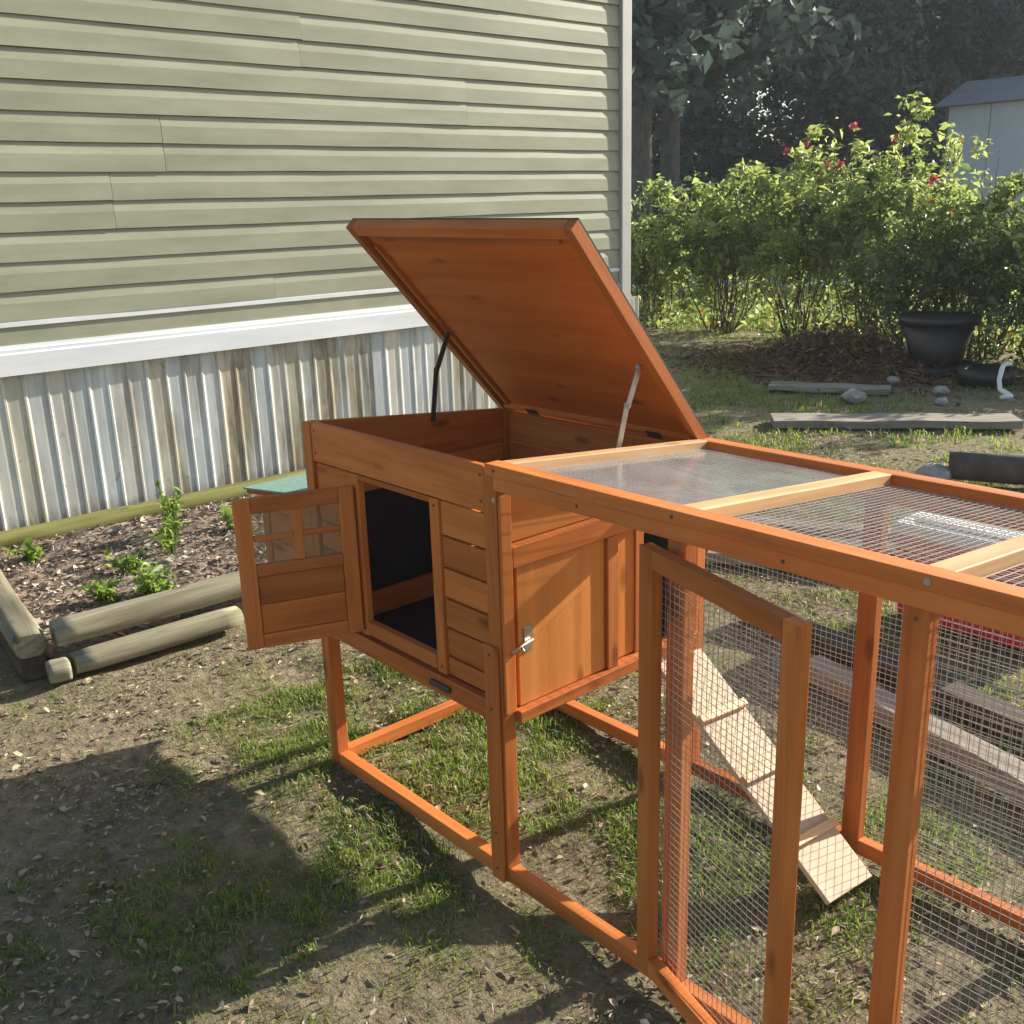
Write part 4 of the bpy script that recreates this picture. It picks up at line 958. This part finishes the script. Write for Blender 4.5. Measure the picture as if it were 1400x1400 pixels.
for (tx, ty, th_, tr, lab) in ((-20, 20, 10, 4.2, 'dark evergreen farthest left behind the house roof'), (-17.0, 22.5, 10, 4.2, 'dark evergreen behind the two grey trunks'),
        (-14.2, 23.5, 9.5, 4.0, 'broad dark evergreen above the airy green shrub'), (-13.0, 27, 10.5, 4.0, 'dark evergreen above the middle shrub'),
        (-11.0, 29.5, 11.5, 4.0, 'dark evergreen just left of the pale shed'), (-15, 32.0, 13, 4.6, 'tall dark evergreen standing at the back of the row'),
        (-8.6, 32, 13, 4.6, 'tall dark evergreen rising behind the pale shed'), (-6.2, 34, 13, 4.4, 'dark evergreen right of the pale shed roof'), (-17.5, 28.5, 12, 4.6, 'tall dark evergreen at the back on the left')):
    tree(tx, ty, th_, tr, 0.26, 20000, 40 + k, lab, 0.06, lsize=(0.12, 0.30)); k += 1

def shed():
    S = empty('garden_shed', (-8.0, 23.2, 0)); tag(S, 'pale grey metal shed behind the flowering shrubs', 'shed')
    x0, x1, y0, y1, h = -10.05, -6.0, 22.0, 24.4, 3.25
    b = MB(); b.box((x0 + 0.03, y0 + 0.04, 0), (x1 - 0.03, y1, h)); b.build('wall_core', M_SHED, S)
    x = x0
    while x < x1 - 0.1:
        block('wall_panel', (x, y0, 0.02), (min(x + 0.925, x1), y0 + 0.036, h - 0.01), M_SHED, S, 0.006); x += 0.94
    block('corner_trim', (x0 - 0.06, y0 - 0.03, 0), (x0 - 0.002, y0 + 0.06, h), M_BARK, S, 0.004)
    r = MB(); r.add([(x0 - .25, y0 - .25, h + .002), (x1 + .25, y0 - .25, h + .002), (x1 + .25, y1 + .25, h + .002), (x0 - .25, y1 + .25, h + .002), (x0 - .25, (y0 + y1) / 2, h + .6), (x1 + .25, (y0 + y1) / 2, h + .6)],
                    [(0, 3, 2, 1), (0, 1, 5, 4), (2, 3, 4, 5), (0, 4, 3), (1, 2, 5)]); r.build('roof', M_SHEDROOF, S)
shed()

# ------------------------------------------------------------------ things lying about the yard
def pot():
    P = empty('plant_pot', (-2.53, 7.0, 0)); tag(P, 'large black plastic plant pot in the shade of the shrubs', 'pot')
    c = (-2.53, 7.0, 0.0)
    m = MB(); m.lathe([(0.19, 0.06), (0.205, 0.10), (0.285, 0.44), (0.262, 0.44), (0.185, 0.12)], 32, c); m.build('pot_wall', M_BLACK, P, smooth=True)
    m = MB(); m.lathe([(0.286, 0.405), (0.318, 0.408), (0.322, 0.47), (0.306, 0.476), (0.286, 0.468)], 32, c); m.build('rim', M_BLACK, P, smooth=True)
    m = MB(); m.lathe([(0.27, 0.0), (0.33, 0.015), (0.345, 0.075), (0.33, 0.078), (0.30, 0.03), (0.05, 0.025)], 32, c); m.build('saucer', M_BLACK, P, smooth=True)
    m = MB(); m.lathe([(0.01, 0.37), (0.25, 0.375), (0.25, 0.40), (0.12, 0.415), (0.01, 0.42)], 24, c); m.build('soil', M_MULCH, P, smooth=True)
pot()
def tray():
    m = MB(); m.lathe([(0.16, 0.0), (0.20, 0.01), (0.215, 0.13), (0.20, 0.132), (0.185, 0.03), (0.02, 0.025)], 28, (-1.98, 6.72, 0))
    tag(m.build('plant_tub', M_BLACK, smooth=True), 'low black tub on the ground right of the big pot', 'tub')
tray()
m = MB(); m.tube([(-1.66, 6.40, 0.225), (-1.69, 6.38, 0.222), (-1.705, 6.36, 0.215), (-1.70, 6.33, 0.19), (-1.69, 6.28, 0.12), (-1.66, 6.24, 0.06), (-1.58, 6.20, 0.035), (-1.55, 6.18, 0.03), (-1.60, 6.12, 0.025)], [0.012, 0.014, 0.017, 0.018, 0.016, 0.018, 0.022, 0.02, 0.014], 10)
tag(m.build('bent_pipe', M_WPLASTIC, smooth=True), 'bent piece of white plastic pipe right of the black pot', 'pipe')

def board(p0, p1, w, h, mat, label, name='plank', z=None):
    M_, L = frame(p0, p1, (0, 0, 1)); m = MB(); n = 10; rr = random.Random(int(L * 999))
    for s in (0,):
        vv = []
        for i in range(n + 1):
            x = -L / 2 + L * i / n; b = 0.004 * math.sin(i * 1.3)
            vv += [(x, -w / 2 + rr.uniform(-.003, .003), -h / 2 + b), (x, w / 2 + rr.uniform(-.003, .003), -h / 2 + b), (x, w / 2 + rr.uniform(-.003, .003), h / 2 + b), (x, -w / 2 + rr.uniform(-.003, .003), h / 2 + b)]
        ff = [(0, 1, 2, 3), (4 * n + 3, 4 * n + 2, 4 * n + 1, 4 * n)]
        for i in range(n):
            for k in range(4): ff.append((4 * i + k, 4 * i + 4 + k, 4 * i + 4 + (k + 1) % 4, 4 * i + (k + 1) % 4))
        m.add(vv, ff)
    return tag(m.build(name, mat, None, M_, bevel=0.003), label, 'plank', 'old planks lying in the yard')
board((-2.35, 4.42, 0.025), (-1.18, 5.40, 0.025), 0.26, 0.05, M_GREY, 'wide weathered grey plank lying in front of the black pot')
board((-3.15, 5.55, 0.02), (-2.35, 5.95, 0.02), 0.22, 0.04, M_GREY, 'short grey plank left of the pot near the dry brush')
board((-0.10, 1.36, 0.03), (0.95, 1.06, 0.03), 0.085, 0.06, M_GREY, 'pale narrow plank on the grass behind the run')
board((-1.0, 2.02, 0.022), (0.1, 2.56, 0.022), 0.12, 0.044, M_GREY, 'grey plank nearest the cooler behind the run')
board((-1.15, 2.20, 0.022), (-0.1, 2.74, 0.022), 0.11, 0.044, M_GREY, 'grey plank between two others behind the run')
board((-1.30, 2.38, 0.022), (-0.30, 2.90, 0.022), 0.10, 0.044, M_GREY, 'grey plank farthest from the run in the set of three')
board((-0.52, 1.62, 0.03), (0.62, 1.42, 0.03), 0.09, 0.06, M_DARKWOOD, 'dark plank in the shadow of the cooler')

def log():
    m = MB(); m.tube([(-0.88, 3.86, 0.075), (-0.62, 3.98, 0.075), (-0.30, 4.12, 0.078), (0.15, 4.33, 0.075)], [0.072, 0.078, 0.075, 0.07], 14)
    o = m.build('log', M_BARK, smooth=True)
    for pgn in o.data.polygons: pgn.use_smooth = len(pgn.vertices) == 4
    tag(o, 'short dark log lying beyond the mesh roof of the run', 'log')
log()
def cooler():
    x0, x1, y0, y1 = -0.150, 0.375, 1.935, 2.235
    Cc = empty('ice_chest', ((x0 + x1) / 2, (y0 + y1) / 2, 0)); tag(Cc, 'red plastic ice chest with white lid standing behind the run', 'cooler')
    m = MB(); t = 0.018
    m.add([(x0 + t, y0 + t, 0.012), (x1 - t, y0 + t, 0.012), (x1 - t, y1 - t, 0.012), (x0 + t, y1 - t, 0.012), (x0, y0, 0.315), (x1, y0, 0.315), (x1, y1, 0.315), (x0, y1, 0.315)],
          [(0, 3, 2, 1), (4, 5, 6, 7), (0, 1, 5, 4), (1, 2, 6, 5), (2, 3, 7, 6), (3, 0, 4, 7)]); body = m.build('body', M_RED, Cc, bevel=0.018)
    block('foot', (x0 + 0.05, y0 + 0.04, -0.01), (x0 + 0.09, y1 - 0.04, 0.0118), M_BLACK, body); block('foot', (x1 - 0.09, y0 + 0.04, -0.01), (x1 - 0.05, y1 - 0.04, 0.0118), M_BLACK, body)
    lidm = MB(); lidm.box((x0 - 0.012, y0 - 0.012, 0.316), (x1 + 0.012, y1 + 0.012, 0.362)); lo = lidm.build('lid', M_WPLASTIC, Cc, bevel=0.014)
    block('lid_recess_rim', (x0 + 0.05, y0 + 0.04, 0.3625), (x1 - 0.05, y1 - 0.04, 0.370), M_WPLASTIC, lo, 0.005)
    h = MB(); xh = x0 - 0.03; h.tube([(x0 - 0.005, y0 + 0.05, 0.25), (xh, y0 + 0.06, 0.25), (xh, y1 - 0.06, 0.25), (x0 - 0.005, y1 - 0.05, 0.25)], 0.009, 8); h.build('handle', M_WPLASTIC, Cc, smooth=True)
cooler()

def stone(x, y, r, seed, label):
    rg = np.random.default_rng(seed); bm = bmesh.new(); bmesh.ops.create_icosphere(bm, subdivisions=2, radius=r)
    for v in bm.verts:
        v.co *= 1 + 0.18 * math.sin(v.co.x * 5 / r + seed) * math.cos(v.co.y * 4 / r + seed * 2) + rg.uniform(-.06, .06); v.co.z *= 0.6
    me = bpy.data.meshes.new('stone'); bm.to_mesh(me); bm.free(); me.materials.append(M_STONE)
    tag(put(bpy.data.objects.new('stone', me), Matrix.Translation((x, y, r * .35))), label, 'stone', 'pale stones in front of the shrubs')
stone(-2.39, 5.50, 0.085, 1, 'rounded pale stone left of the plank in front of the pot')
stone(-2.05, 6.15, 0.06, 2, 'small pale stone just in front of the black pot')
stone(-2.55, 6.35, 0.055, 3, 'small stone at the left foot of the black pot')
stone(-1.85, 5.75, 0.05, 4, 'smallest pale stone between the pot and the plank')
stone(-0.92, 3.78, 0.095, 5, 'pale stone at the left end of the short log')

def brush():
    n = 1500; x = rng.normal(-3.45, 0.55, n); y = rng.normal(6.75, 0.32, n); z0 = height_at(x, y); hh = 0.3 * np.exp(-((x + 3.3) / .7) ** 2 - ((y - 6.85) / .4) ** 2)
    z = z0 + rng.random(n) * hh; th = rng.uniform(0, 6.28, n); d = unit(np.stack([np.cos(th), np.sin(th), rng.normal(0.2, .5, n)], 1)); L = rng.uniform(0.08, 0.42, n)[:, None]; C = np.stack([x, y, z + .02], 1)
    s = unit(np.cross(d, rng.normal(size=(n, 3)))); t = np.cross(d, s); r = rng.uniform(0.003, 0.008, n)[:, None]; a = C - d * L * .5; b = C + d * L * .5
    V = np.stack([a + s * r, a - s * r * .5 + t * r * .87, a - s * r * .5 - t * r * .87, b + s * r * .4, b - s * r * .2 + t * r * .35, b - s * r * .2 - t * r * .35], 1).reshape(-1, 3)
    i = np.arange(n)[:, None] * 6; F = np.concatenate([i + [0, 1, 4, 3], i + [1, 2, 5, 4], i + [2, 0, 3, 5]], 0)
    tag(tone_mesh('dry_brush', V, F, np.repeat(rng.random(n), 6), M_TWIG), 'heap of dry brown twigs left of the black pot', 'brush', None, 'stuff')
    m_ = 5000; x = rng.normal(-3.4, 0.6, m_); y = rng.normal(6.7, 0.35, m_); hh = 0.42 * np.exp(-((x + 3.3) / .7) ** 2 - ((y - 6.85) / .4) ** 2); C = np.stack([x, y, height_at(x, y) + rng.random(m_) * hh + .01], 1)
    V, F = leaves(C, rng.uniform(.03, .08, m_), rng, 0.3, 0.5); tag(tone_mesh('withered_leaves', V, F, np.repeat(rng.random(m_) * .6, 4), M_TWIG), 'withered brown leaves caught in the dry twigs', 'brush', None, 'stuff')
brush()

# ------------------------------------------------------------------ haze added to stand in for lens glare
hz, nt_h, out_h = newmat('glare_haze')
pv = N(nt_h, 'ShaderNodeVolumePrincipled'); pv.inputs['Color'].default_value = (0.86, 0.93, 1.0, 1); pv.inputs['Density'].default_value = 0.0012; pv.inputs['Anisotropy'].default_value = 0.2
nt_h.links.new(pv.outputs[0], out_h.inputs['Volume'])
m = MB(); m.box((-60, -30, -1.2), (40, 70, 16)); tag(m.build('haze', hz), 'thin added haze standing in for lens glare', 'haze', None, 'stuff')
